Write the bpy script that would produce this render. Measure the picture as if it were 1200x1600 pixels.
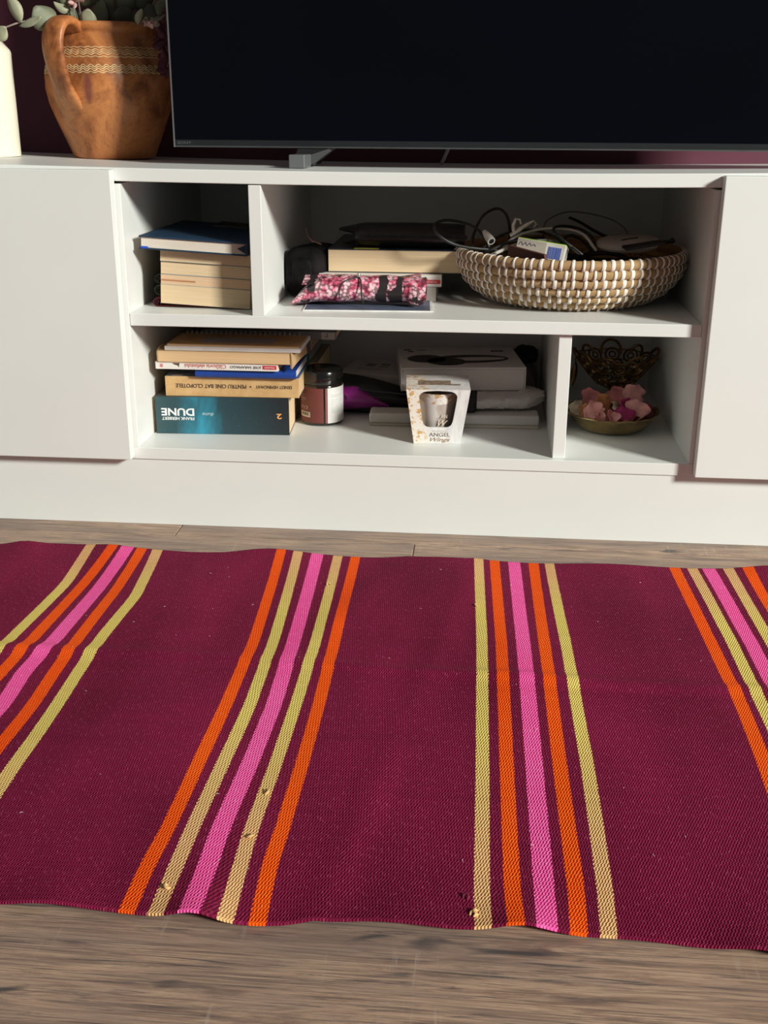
import bpy, bmesh, math, random
from mathutils import Vector, Matrix
random.seed(7)
R = math.radians
for o in list(bpy.data.objects): bpy.data.objects.remove(o, do_unlink=True)
scn = bpy.context.scene
COL = scn.collection

# ------------------------------------------------------------------ camera
CAM = Vector((0.10152, -1.57568, 0.60719))
RIGHT = Vector((0.99609017, 0.0882136, 0.00476869))
DOWN = Vector((0.03454481, -0.33925486, -0.94006))
FWD = Vector((-0.08130827, 0.93654925, -0.34097575))
FPX = 1750.76
cam = bpy.data.cameras.new('camera'); camo = bpy.data.objects.new('camera', cam); COL.objects.link(camo)
m = Matrix((RIGHT, -DOWN, -FWD)).transposed().to_4x4(); m.translation = CAM
camo.matrix_world = m
cam.sensor_fit = 'VERTICAL'; cam.sensor_height = 32; cam.sensor_width = 24; cam.lens = FPX * 32 / 1600
cam.clip_start = .01
scn.camera = camo
# ------------------------------------------------------------------ world, light, exposure
w = bpy.data.worlds.new('World'); scn.world = w; w.use_nodes = True
w.node_tree.nodes['Background'].inputs[0].default_value = (.96, .97, .94, 1)
w.node_tree.nodes['Background'].inputs[1].default_value = .115
la = bpy.data.lights.new('window_daylight', 'AREA'); la.shape = 'RECTANGLE'; la.size = 1.7; la.size_y = 1.7
la.energy = 2040; la.color = (1.0, 1.0, .925)
lo = bpy.data.objects.new('window_daylight', la); COL.objects.link(lo)
LDIR = Vector((1.3, -1.0, .69)).normalized()
lo.location = Vector((0, 0, .3)) + LDIR * 12.0
lo.rotation_euler = LDIR.to_track_quat('Z', 'Y').to_euler()
vs = scn.view_settings; vs.view_transform = 'Standard'; vs.look = 'None'; vs.gamma = 1; vs.exposure = 0
vs.use_curve_mapping = False

def at(u, v, X=None, Y=None, Z=None):
    d = RIGHT * ((u - 600) / FPX) + DOWN * ((v - 800) / FPX) + FWD
    if Y is not None: t = (Y - CAM.y) / d.y
    elif Z is not None: t = (Z - CAM.z) / d.z
    else: t = (X - CAM.x) / d.x
    return CAM + d * t

# ------------------------------------------------------------------ materials
MATS = {}
def srgb(r, g, b):
    f = lambda c: (c / 255 / 12.92) if c / 255 <= .04045 else ((c / 255 + .055) / 1.055) ** 2.4
    return (f(r), f(g), f(b), 1)
class NT:
    def __init__(s, name):
        s.m = bpy.data.materials.new(name); s.m.use_nodes = True; s.t = s.m.node_tree
        s.b = s.t.nodes['Principled BSDF']
    def n(s, typ, **kw):
        x = s.t.nodes.new(typ)
        for k, v in kw.items():
            if k.startswith('i_'):
                key = k[2:]; key = int(key) if key.isdigit() else key
                x.inputs[key].default_value = v
            else: setattr(x, k, v)
        return x
    def l(s, a, b): s.t.links.new(a, b)
    def coord(s, which='Object', scale=(1, 1, 1), rot=(0, 0, 0), rnd=0):
        c = s.n('ShaderNodeTexCoord'); mp = s.n('ShaderNodeMapping')
        mp.inputs['Scale'].default_value = scale; mp.inputs['Rotation'].default_value = rot
        src = c.outputs[which]
        if rnd:
            oi = s.n('ShaderNodeObjectInfo'); mul = s.n('ShaderNodeMath', operation='MULTIPLY', i_1=rnd)
            s.l(oi.outputs['Random'], mul.inputs[0])
            add = s.n('ShaderNodeVectorMath', operation='ADD'); s.l(src, add.inputs[0]); s.l(mul.outputs[0], add.inputs[1])
            src = add.outputs[0]
        s.l(src, mp.inputs['Vector']); return mp.outputs[0]
    def noise(s, vec, scale, detail=4, rough=.55, dist=0):
        x = s.n('ShaderNodeTexNoise', i_Scale=scale, i_Detail=detail, i_Roughness=rough, i_Distortion=dist)
        s.l(vec, x.inputs['Vector']); return x.outputs['Fac']
    def ramp(s, fac, stops, interp='LINEAR'):
        x = s.n('ShaderNodeValToRGB'); x.color_ramp.interpolation = interp; e = x.color_ramp.elements
        while len(e) < len(stops): e.new(.5)
        for el, (p, c) in zip(e, stops):
            el.position = p; el.color = c if len(c) == 4 else (*c, 1)
        s.l(fac, x.inputs[0]); return x.outputs[0]
    def mix(s, fac, a, b, mode='MIX'):
        x = s.n('ShaderNodeMix', data_type='RGBA', blend_type=mode)
        for k, v in ((0, fac), (6, a), (7, b)):
            if hasattr(v, 'is_linked') or hasattr(v, 'links'): s.l(v, x.inputs[k])
            else: x.inputs[k].default_value = v
        return x.outputs[2]
    def bump(s, h, strength=.3, dist=.001, prev=None):
        x = s.n('ShaderNodeBump', i_Strength=strength, i_Distance=dist); s.l(h, x.inputs['Height'])
        if prev is not None: s.l(prev, x.inputs['Normal'])
        s.l(x.outputs[0], s.b.inputs['Normal']); return x.outputs[0]
    def math(s, op, a, b=0.0, c=None):
        x = s.n('ShaderNodeMath', operation=op)
        for k, v in enumerate((a, b) if c is None else (a, b, c)):
            if hasattr(v, 'links'): s.l(v, x.inputs[k])
            else: x.inputs[k].default_value = v
        return x.outputs[0]

def mat(name, col, rough=.5, metal=0, var=.08, vscale=40, bump=0, bscale=200, bdist=.0005, spec=.5, coat=0, sheen=0, stretch=(1, 1, 1), trans=0):
    """plain procedural surface: a colour, a slight noise variation and fine relief"""
    if name in MATS: return MATS[name]
    s = NT(name); b = s.b
    b.inputs['Roughness'].default_value = rough; b.inputs['Metallic'].default_value = metal
    b.inputs['Specular IOR Level'].default_value = spec; b.inputs['Coat Weight'].default_value = coat
    if sheen: b.inputs['Sheen Weight'].default_value = sheen
    if trans: b.inputs['Transmission Weight'].default_value = trans
    vec = s.coord('Object', stretch, rnd=3)
    n = s.noise(vec, vscale)
    dk = tuple(c * (1 - var * 1.6) for c in col[:3]) + (1,); lt = tuple(min(1, c * (1 + var)) for c in col[:3]) + (1,)
    s.l(s.ramp(n, [(.3, dk), (.7, lt)]), b.inputs['Base Color'])
    if bump: s.bump(s.noise(vec, bscale, 3), bump, bdist)
    MATS[name] = s.m; return s.m

WHITE = mat('white_laminate', (.785, .798, .772, 1), .38, var=.012, vscale=6, bump=.05, bscale=300, bdist=.0002)
PAGES = None
def pages_mat(name, col, axis='z'):
    if name in MATS: return MATS[name]
    s = NT(name); s.b.inputs['Roughness'].default_value = .85
    vec = s.coord('Object', (6, 6, 900), rnd=5)
    n = s.noise(vec, 1.0, 3, .7)
    vec2 = s.coord('Object', (1, 1, 1), rnd=5); n2 = s.noise(vec2, 25, 3)
    c = s.ramp(n, [(.25, tuple(x * .78 for x in col[:3]) + (1,)), (.7, col)])
    c = s.mix(s.math('MULTIPLY', n2, .35), c, tuple(x * y for x, y in zip(col[:3], (.9, .78, .62))) + (1,))
    s.l(c, s.b.inputs['Base Color']); s.bump(n, .5, .0006)
    MATS[name] = s.m; return s.m
PG_CREAM = pages_mat('pages_cream', (.80, .62, .40, 1))
PG_TAN = pages_mat('pages_tan', (.72, .50, .28, 1))
PG_WHITE = pages_mat('pages_white', (.82, .76, .66, 1))
BLACK = mat('black_plastic', (.012, .012, .013, 1), .35, var=.1)
CABLE = mat('black_cable', (.01, .01, .011, 1), .45, var=.1)

# ------------------------------------------------------------------ mesh helpers
class MB:
    def __init__(s): s.v = []; s.f = []; s.uv = None
    def add(s, vs, fs):
        o = len(s.v); s.v += [tuple(p) for p in vs]; s.f += [tuple(i + o for i in f) for f in fs]; return s
    def box(s, x0, x1, y0, y1, z0, z1):
        return s.add([(x0, y0, z0), (x1, y0, z0), (x1, y1, z0), (x0, y1, z0), (x0, y0, z1), (x1, y0, z1), (x1, y1, z1), (x0, y1, z1)],
                     [(0, 3, 2, 1), (4, 5, 6, 7), (0, 1, 5, 4), (1, 2, 6, 5), (2, 3, 7, 6), (3, 0, 4, 7)])
    def rings(s, rings, cap=True, closed=True):
        n = len(rings[0]); vs = [p for r in rings for p in r]; fs = []
        for k in range(len(rings) - 1):
            for i in range(n if closed else n - 1):
                a, b = k * n + i, k * n + (i + 1) % n
                fs.append((a, b, b + n, a + n))
        if cap:
            fs.append(tuple(range(n - 1, -1, -1))); fs.append(tuple((len(rings) - 1) * n + i for i in range(n)))
        return s.add(vs, fs)
    def lathe(s, prof, n=48, c=(0, 0, 0), a0=0, a1=None, cap=False):
        full = a1 is None; a1 = 2 * math.pi if full else a1; m = n if full else n + 1
        rr = []
        for (r, z) in prof:
            rr.append([(c[0] + r * math.cos(a0 + (a1 - a0) * i / n), c[1] + r * math.sin(a0 + (a1 - a0) * i / n), c[2] + z) for i in range(m)])
        return s.rings(rr, cap=cap, closed=full)
    def tube(s, pts, r, n=8, cap=True, flat=None):
        pts = [Vector(p) for p in pts]; rr = []
        up = Vector((0, 0, 1)); t0 = (pts[1] - pts[0]).normalized()
        if abs(t0.dot(up)) > .9: up = Vector((1, 0, 0))
        nrm = (up - t0 * up.dot(t0)).normalized()
        for i, p in enumerate(pts):
            t = (pts[min(i + 1, len(pts) - 1)] - pts[max(i - 1, 0)]).normalized()
            nrm = (nrm - t * nrm.dot(t)).normalized(); bn = t.cross(nrm)
            ri = r[i] if isinstance(r, (list, tuple)) else r
            fx = flat if flat else 1
            rr.append([p + nrm * (ri * fx * math.cos(2 * math.pi * k / n)) + bn * (ri * math.sin(2 * math.pi * k / n)) for k in range(n)])
        return s.rings(rr, cap)
    def ring(s, c, ax, R0, r, n=24, k=8, a0=0, a1=2 * math.pi):
        """torus (or arc of one) of radius R0 about axis ax"""
        ax = Vector(ax).normalized(); u = ax.orthogonal().normalized(); v = ax.cross(u); c = Vector(c); rr = []
        full = abs(a1 - a0 - 2 * math.pi) < 1e-6
        for i in range(n + 1):
            a = a0 + (a1 - a0) * i / n; d = u * math.cos(a) + v * math.sin(a)
            rr.append([c + d * (R0 + r * math.cos(2 * math.pi * j / k)) + ax * (r * math.sin(2 * math.pi * j / k)) for j in range(k)])
        return s.rings(rr, cap=not full)
    def mesh(s, name, bevel=0, seg=2, smooth=False, angle=40):
        me = bpy.data.meshes.new(name); me.from_pydata(s.v, [], s.f); me.update()
        bm = bmesh.new(); bm.from_mesh(me)
        bmesh.ops.recalc_face_normals(bm, faces=bm.faces)
        if bevel:
            eds = [e for e in bm.edges if len(e.link_faces) == 2 and e.calc_face_angle(0) > R(30)]
            bmesh.ops.bevel(bm, geom=eds, offset=bevel, segments=seg, affect='EDGES', profile=.5, clamp_overlap=True)
        bm.to_mesh(me); bm.free()
        if smooth:
            me.polygons.foreach_set('use_smooth', [True] * len(me.polygons))
            me.set_sharp_from_angle(angle=R(angle))
        return me
    def build(s, name, material, parent=None, bevel=0, seg=2, smooth=False, angle=40, loc=None, rot=None):
        return link(name, s.mesh(name, bevel, seg, smooth, angle), material, parent, loc, rot)
def link(name, me, material=None, parent=None, loc=None, rot=None):
    if material is not None and not me.materials: me.materials.append(material)
    o = bpy.data.objects.new(name, me); COL.objects.link(o)
    if parent is not None: o.parent = parent
    if loc is not None: o.location = loc
    if rot is not None: o.rotation_euler = rot
    return o
def tag(o, label=None, cat=None, group=None, kind=None):
    if label: o['label'] = label
    if cat: o['category'] = cat
    if group: o['group'] = group
    if kind: o['kind'] = kind
    return o
def thing(name, label, cat, loc=(0, 0, 0), rot=(0, 0, 0), group=None):
    o = bpy.data.objects.new(name, None); COL.objects.link(o); o.empty_display_size = .02
    o.location = loc; o.rotation_euler = rot
    return tag(o, label, cat, group)
def spline(pts, k=8):
    pts = [Vector(p) for p in pts]; out = []
    P = [pts[0] * 2 - pts[1]] + pts + [pts[-1] * 2 - pts[-2]]
    for i in range(1, len(P) - 2):
        p0, p1, p2, p3 = P[i - 1:i + 3]
        for j in range(k):
            t = j / k
            out.append(.5 * ((2 * p1) + (p2 - p0) * t + (2 * p0 - 5 * p1 + 4 * p2 - p3) * t * t + (3 * p1 - p0 - 3 * p2 + p3) * t ** 3))
    out.append(pts[-1]); return out
def text(body, wd, ht, material, parent, loc, rot=(math.pi / 2, 0, 0), flip=False, depth=.0002, name='lettering', shear=0, bold=0):
    cu = bpy.data.curves.new(name, 'FONT'); cu.body = body; cu.size = 1; cu.extrude = .001; cu.shear = shear; cu.offset = bold
    cu.resolution_u = 3
    ob = bpy.data.objects.new(name, cu); COL.objects.link(ob)
    dg = bpy.context.evaluated_depsgraph_get(); me = bpy.data.meshes.new_from_object(ob.evaluated_get(dg))
    bpy.data.objects.remove(ob, do_unlink=True); bpy.data.curves.remove(cu)
    xs = [v.co.x for v in me.vertices]; ys = [v.co.y for v in me.vertices]
    if not xs: return None
    x0, x1, y0, y1 = min(xs), max(xs), min(ys), max(ys); f = -1 if flip else 1
    for v in me.vertices:
        v.co = (f * ((v.co.x - (x0 + x1) / 2) * wd / (x1 - x0)), f * ((v.co.y - (y0 + y1) / 2) * ht / (y1 - y0)), depth if v.co.z > 0 else -.0002)
    me.materials.clear(); me.name = name
    return link(name, me, material, parent, loc, rot)

# ================================================================== STRUCTURE
# ---- back wall
s = NT('burgundy_wall_paint'); s.b.inputs['Roughness'].default_value = .55
vec = s.coord('Object'); n = s.noise(vec, 6)
s.l(s.ramp(n, [(.3, (.105, .020, .042, 1)), (.7, (.125, .026, .05, 1))]), s.b.inputs['Base Color']); s.bump(s.noise(vec, 260, 3), .12, .0006)
WALL_MAT = s.m
tag(MB().box(-3.2, 3.2, .4705, .60, 0, 2.6).build('wall_back', WALL_MAT), kind='structure')
# ---- floor of planks
s = NT('laminate_plank'); b = s.b; b.inputs['Roughness'].default_value = .48
vec = s.coord('Object', (1.5, 17, 1), rnd=37)
fig = s.noise(vec, 3.4, 9, .70, 1.9)
grain = s.noise(s.coord('Object', (3.0, 150, 1), rnd=37), 3.5, 6, .7, .4)
streak = s.noise(s.coord('Object', (1.8, 52, 1), rnd=61), 3.2, 9, .72, 1.4)
knot = s.noise(s.coord('Object', (5, 15, 1), rnd=17), 2.2, 2, .5, .6)
base = s.ramp(fig, [(.32, (.17, .108, .080, 1)), (.44, (.33, .215, .150, 1)), (.55, (.52, .355, .245, 1)), (.66, (.30, .200, .15, 1)), (.80, (.42, .29, .205, 1))])
base = s.mix(s.ramp(grain, [(.36, (1, 1, 1, 1)), (.52, (0, 0, 0, 1))]), base, (.20, .135, .105, 1))
lowv = s.noise(s.coord('Object', (1.2, 5, 1), rnd=91), 2.5, 3, .5, .8)
base = s.mix(s.ramp(lowv, [(.42, (0, 0, 0, 1)), (.62, (.62, .62, .62, 1))]), base, (.20, .145, .125, 1))
dk = s.ramp(streak, [(.56, (0, 0, 0, 1)), (.62, (.85, .85, .85, 1))])
base = s.mix(dk, base, (.085, .072, .072, 1))
pore = s.noise(s.coord('Object', (7, 520, 1), rnd=43), 2.0, 4, .7)
base = s.mix(s.ramp(pore, [(.58, (0, 0, 0, 1)), (.66, (.7, .7, .7, 1))]), base, (.10, .078, .07, 1))
lite = s.noise(s.coord('Object', (3, 210, 1), rnd=29), 2.4, 5, .7, .4)
base = s.mix(s.ramp(lite, [(.58, (0, 0, 0, 1)), (.68, (.6, .6, .6, 1))]), base, (.56, .41, .30, 1))
kk = s.ramp(knot, [(.68, (0, 0, 0, 1)), (.75, (.85, .85, .85, 1))])
base = s.mix(kk, base, (.05, .05, .055, 1))
saw = s.noise(s.coord('Object', (75, 6, 1), rnd=23), 2.2, 3, .6)      # pale saw marks across the grain
sawm = s.noise(s.coord('Object', (2.6, 7, 1), rnd=5), 2.0, 2)
sm = s.math('MULTIPLY', s.ramp(saw, [(.60, (0, 0, 0, 1)), (.72, (1, 1, 1, 1))]), s.ramp(sawm, [(.5, (0, 0, 0, 1)), (.65, (.45, .45, .45, 1))]))
base = s.mix(sm, base, (.50, .42, .36, 1))
s.l(base, b.inputs['Base Color']); s.bump(grain, .35, .0006)
PLANK = s.m
fl = tag(MB().box(-3.2, 3.2, -3.2, .47, -.03, -.0085).build('floor', mat('subfloor', (.05, .045, .04, 1), .8)), kind='structure')
PW, PL = .195, 1.29
joint = at(277, 831, Z=0).x
pm = MB().box(-PL / 2 + .0004, PL / 2 - .0004, -PW / 2 + .0003, PW / 2 - .0003, -.008, 0).mesh('plank', bevel=.0012, seg=1)
for r in range(-1, 7):
    yc = -.041 + PW / 2 - PW * r + PW * 0
    offs = (joint if r == 0 else joint + .43 * r + random.uniform(-.1, .1))
    for k in range(-2, 3):
        xc = ((offs + 3 * PL) % PL) + PL * k - PL / 2
        if yc > .47: continue
        link('plank', pm, PLANK, fl, (xc, min(yc, .47 - PW / 2), 0))

# ================================================================== TV CABINET
def ztop(x, y): return .5222 + .018 * x * x - (.0085 + .004 * x) * y / .46
tc = thing('tv_cabinet', 'long white television cabinet with two flat doors and open shelves between', 'cabinet')
b_ = MB(); NX, NY = 30, 6; X0, X1 = -.872, .872
gt, gb = [], []
for j in range(NY + 1):
    for i in range(NX + 1):
        x = X0 + (X1 - X0) * i / NX; y = .4695 * j / NY
        gt.append((x, y, ztop(x, y))); gb.append((x, y, ztop(x, y) - .0182))
fs = []; W = NX + 1; N = len(gt)
for j in range(NY):
    for i in range(NX):
        a = j * W + i; fs.append((a, a + 1, a + W + 1, a + W)); fs.append((N + a, N + a + W, N + a + W + 1, N + a + 1))
for i in range(NX):
    fs.append((i, N + i, N + i + 1, i + 1)); a = NY * W + i; fs.append((a, a + 1, N + a + 1, N + a))
for j in range(NY):
    a = j * W; fs.append((a, a + W, N + a + W, N + a)); a = j * W + NX; fs.append((a, N + a, N + a + W, a + W))
b_.add(gt + gb, fs); b_.build('top_panel', WHITE, tc, bevel=.0012, seg=2)
ZB0, ZB1, ZM0, ZM1 = .1050, .1230, .3063, .3243
MB().box(-.872, .872, 0, .4695, ZB0, ZB1).build('base_panel', WHITE, tc, bevel=.0009)
MB().box(-.4048, .4048, .0005, .455, ZM0, ZM1).build('shelf', WHITE, tc, bevel=.0009)
MB().box(-.862, .862, .0025, .0205, 0, .1044).build('plinth', WHITE, tc, bevel=.0006)
zu = .5036
for (x0, x1, y0, z0, z1, nm) in ((-.4232, -.4052, .0008, ZB1, zu, 'side_panel'), (.4052, .4232, .0008, ZB1, zu, 'side_panel'),
                                 (-.872, -.854, .0008, ZB1, zu, 'side_panel'), (.854, .872, .0008, ZB1, zu, 'side_panel'),
                                 (-.2256, -.2078, .0015, ZM1, zu, 'divider'), (.2106, .2288, .0095, ZB1, ZM0, 'divider')):
    MB().box(x0, x1, y0, .455, z0, z1).build(nm, WHITE, tc, bevel=.0009)
MB().box(-.872, .872, .4552, .4692, ZB1, zu).build('back_panel', WHITE, tc)
for sx in (-1, 1):
    xa, xb = sorted((sx * .4120, sx * .872))
    MB().box(xa, xb, -.0195, -.0012, .1092, .5228).build('door', WHITE, tc, bevel=.0011)

# ================================================================== RUG
YF, YN = -.107, -.866
STR = [  # colour, width, traced image points of the centre line
 ('tan', .0145, [(137, 861), (104, 910), (16, 1000), (-70, 1085)]),
 ('orange', .0150, [(171, 863), (130, 912), (51, 1000), (4, 1050), (-90, 1150)]),
 ('pink', .0185, [(195, 864), (152, 922), (86, 1000), (37, 1050), (5, 1100), (-75, 1185)]),
 ('orange', .0150, [(219, 864), (180, 925), (121, 1000), (84, 1050), (51, 1100), (12, 1150), (-60, 1240)]),
 ('tan', .0150, [(245, 864), (212, 935), (156, 1000), (121, 1050), (89, 1100), (56, 1150), (20, 1200), (-40, 1290)]),
 ('orange', .0138, [(440, 864), (397, 1000), (354, 1100), (307, 1200), (262, 1300), (234, 1350), (194, 1438)]),
 ('tan', .0135, [(466, 867), (428, 1000), (391, 1100), (345, 1200), (300, 1300), (279, 1350), (242, 1438)]),
 ('pink', .0172, [(496, 869), (460, 1000), (428, 1100), (387, 1200), (344, 1300), (327, 1350), (297, 1438)]),
 ('tan', .0132, [(528, 870), (495, 1000), (462, 1100), (428, 1200), (392, 1300), (377, 1350), (352, 1446)]),
 ('orange', .0136, [(555, 873), (524, 1000), (498, 1100), (470, 1200), (440, 1300), (422, 1350), (402, 1446)]),
 ('tan', .0132, [(748, 882), (753, 1000), (754, 1200), (753, 1400), (755, 1458)]),
 ('orange', .0138, [(773, 883), (783, 1000), (792, 1200), (801, 1400), (806, 1458)]),
 ('pink', .0170, [(804, 884), (817, 1000), (835, 1200), (851, 1400), (855, 1465)]),
 ('orange', .0140, [(834, 884), (850, 1000), (875, 1200), (901, 1400), (906, 1475)]),
 ('tan', .0132, [(859, 885), (883, 1000), (918, 1200), (946, 1400), (954, 1480)]),
 ('orange', .0148, [(1056, 893), (1110, 1000), (1158, 1100), (1196, 1200), (1260, 1380)]),
 ('tan', .0140, [(1083, 893), (1143, 1000), (1190, 1100), (1235, 1200), (1310, 1380)]),
 ('pink', .0175, [(1108, 894), (1172, 1000), (1224, 1100), (1275, 1200), (1360, 1380)]),
 ('tan', .0140, [(1138, 895), (1203, 1000), (1258, 1100), (1312, 1200), (1400, 1380)]),
 ('orange', .0150, [(1168, 896), (1236, 1000), (1294, 1100), (1352, 1200), (1445, 1380)]),
]
def fabric(name, c1, c2, fleck, c3=None, ribk=.5):
    s = NT(name); b = s.b; b.inputs['Roughness'].default_value = .9; b.inputs['Specular IOR Level'].default_value = .12
    tcn = s.n('ShaderNodeTexCoord'); uv = tcn.outputs['UV']
    def mapped(scale, rot=0):
        mp = s.n('ShaderNodeMapping'); mp.inputs['Scale'].default_value = scale; mp.inputs['Rotation'].default_value = (0, 0, rot)
        s.l(uv, mp.inputs['Vector']); return mp.outputs[0]
    wv = s.n('ShaderNodeTexWave', wave_type='BANDS', bands_direction='X', wave_profile='SIN', i_Scale=128.0, i_Distortion=2.6, i_Detail=1.5)
    wv.inputs['Detail Scale'].default_value = .35
    s.l(mapped((1, 1, 1), R(-24)), wv.inputs['Vector']); rib = wv.outputs['Fac']
    yarn = s.noise(mapped((420, 170, 1), R(-24)), 1.0, 2, .6)
    big = s.noise(mapped((9, 3, 1)), 1.0, 4, .6)
    band = s.noise(mapped((2, 55, 1)), 1.0, 3, .6)
    c = s.ramp(big, [(.3, c1), (.7, c2)])
    if c3 is not None:   # dye that shifts from tan at the ends to straw yellow in the middle
        sep = s.n('ShaderNodeSeparateXYZ'); s.l(uv, sep.inputs[0])
        tt = s.math('ADD', sep.outputs[1], s.math('MULTIPLY_ADD', big, .22, -.11))
        gr = s.ramp(s.math('MULTIPLY', tt, 1.3), [(.06, (0, 0, 0, 1)), (.22, (1, 1, 1, 1)), (.60, (1, 1, 1, 1)), (.86, (0, 0, 0, 1))])
        c = s.mix(gr, c, c3)
    c = s.mix(s.ramp(rib, [(.0, (ribk, ribk, ribk, 1)), (.55, (0, 0, 0, 1))]), c, tuple(x * .55 for x in c1[:3]) + (1,))
    c = s.mix(s.ramp(yarn, [(.56, (0, 0, 0, 1)), (.74, (.5, .5, .5, 1))]), c, fleck)
    c = s.mix(s.ramp(band, [(.5, (0, 0, 0, 1)), (.75, (.22, .22, .22, 1))]), c, tuple(x * .7 for x in c1[:3]) + (1,))
    s.l(c, b.inputs['Base Color'])
    h = s.math('ADD', rib, s.math('MULTIPLY', yarn, .7))
    s.bump(h, .55, .0012); return s.m
RM = {'field': fabric('rug_burgundy_wool', (.155, .0065, .034, 1), (.27, .012, .062, 1), (.48, .08, .19, 1), None, .55),
      'orange': fabric('rug_orange_wool', (.95, .085, .003, 1), (1.0, .125, .006, 1), (1.0, .26, .06, 1), None, .28),
      'pink': fabric('rug_pink_wool', (.99, .095, .36, 1), (1.0, .14, .45, 1), (1, .40, .66, 1), None, .28),
      'tan': fabric('rug_straw_wool', (.74, .41, .17, 1), (.82, .49, .22, 1), (.95, .72, .40, 1), (.78, .63, .15, 1), .32)}
KNOT = mat('straw_yarn', (.70, .46, .20, 1), .9, var=.2, vscale=300)
KNOTB = mat('burgundy_yarn', (.20, .012, .05, 1), .9, var=.2, vscale=300)
rug = thing('woven_rug', 'flat woven burgundy runner with orange, pink and straw stripes on the plank floor', 'rug')
NR = 300
def poly(px):
    P = [at(u, v, Z=.004) for u, v in px]; P.sort(key=lambda p: -p.y); return P
def xat(P, y):
    if y >= P[0].y: a, b = P[0], P[1]
    elif y <= P[-1].y: a, b = P[-2], P[-1]
    else:
        for a, b in zip(P, P[1:]):
            if a.y >= y >= b.y: break
    return a.x + (b.x - a.x) * (y - a.y) / (b.y - a.y)
def smoothed(P):
    xs = [xat(P, YF + (YN - YF) * k / NR) for k in range(NR + 1)]
    for _ in range(60): xs = [xs[0]] + [(xs[i - 1] + 2 * xs[i] + xs[i + 1]) / 4 for i in range(1, NR)] + [xs[-1]]
    return xs
def g(x, c, w): return math.exp(-((x - c) / w) ** 2)
def rug_z(x, t):
    z = .0045
    far, near = max(0, 1 - t * 9) ** 1.5, max(0, 1 - (1 - t) * 11) ** 1.5
    z += far * (.0042 * g(x, -.55, .022) + .006 * g(x, -.195, .05) + .010 * g(x, .515, .05) + .004 * g(x, .3, .08) + .003 * g(x, -.42, .03))
    z += near * (.009 * g(x, -.108, .022) + .010 * g(x, .150, .03) + .006 * g(x, -.235, .04) + .008 * g(x, .33, .03) + .003 * g(x, .03, .05))
    z += .0036 * g(t, .44 + .015 * math.sin(x * 6), .016) * (1 + .4 * math.sin(x * 9))
    z += .0020 * math.sin(x * 17 + t * 4) * math.sin(t * 9 + x * 3) + .0010 * math.sin(x * 31 - t * 7)
    z += .0032 * g(x, .045 - .12 * (t - .5), .012) * (.4 + .6 * t)
    z += .003 * g(x, -.02 - .25 * (t - .1), .02) * g(t, .2, .2)
    return max(z, .003)
cols = []   # (kind, list over rows of x, s)
lines = []
XL, XR = -1.15, 1.08
bounds = []
for k, (cname, wd, px) in enumerate(STR):
    xs = smoothed(poly(px)); rnd = random.Random(k)
    zz = [(.0005 if i % 2 else -.0005) + rnd.uniform(-.0003, .0003) for i in range(NR + 1)]
    zz2 = [(.0005 if i % 2 else -.0005) + rnd.uniform(-.0003, .0003) for i in range(NR + 1)]
    bounds.append(([x - wd / 2 + e for x, e in zip(xs, zz)], [x + wd / 2 + e for x, e in zip(xs, zz2)], cname, wd))
segs = []; prev = [XL] * (NR + 1)
for (a, b2, cname, wd) in bounds:
    segs.append(('field', prev, a)); segs.append((cname, a, b2)); prev = b2
segs.append(('field', prev, [XR] * (NR + 1)))
s0 = 0; idx = 0
def edge_y(x, t):
    y = YF + (YN - YF) * t
    far, near = max(0, 1 - t * 12), max(0, 1 - (1 - t) * 12)
    return y + far * (-.006 * g(x, -.62, .12) + .003 * math.sin(x * 9 + 1.0) + .003 * math.sin(x * 23)) + near * (.006 * math.sin(x * 11) + .003 * math.sin(x * 29 + 1))
for (kind, xa, xb) in segs:
    wmid = abs(xb[NR // 2] - xa[NR // 2]); nc = 2 if kind != 'field' else max(2, int(wmid / .012))
    vs, uvs, fs = [], [], []
    for k in range(-1, NR + 2):
        i = min(NR, max(0, k)); t = i / NR; dz = .0026 if k != i else 0
        for j in range(nc + 1):
            f = j / nc; x = xa[i] + (xb[i] - xa[i]) * f
            vs.append((x, edge_y(x, t), rug_z(x, t) - dz)); uvs.append((s0 + wmid * f, t * abs(YN - YF)))
    for i in range(NR + 2):
        for j in range(nc):
            a = i * (nc + 1) + j; fs.append((a, a + nc + 1, a + nc + 2, a + 1))
    nm = 'stripe' if kind != 'field' else 'field_band'
    me = bpy.data.meshes.new(nm); me.from_pydata(vs, [], fs); me.update()
    ul = me.uv_layers.new(name='UVMap')
    for lp in me.loops: ul.data[lp.index].uv = uvs[lp.vertex_index]
    me.polygons.foreach_set('use_smooth', [True] * len(me.polygons))
    o = link(nm, me, RM[kind], rug)
    s0 += wmid
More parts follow.
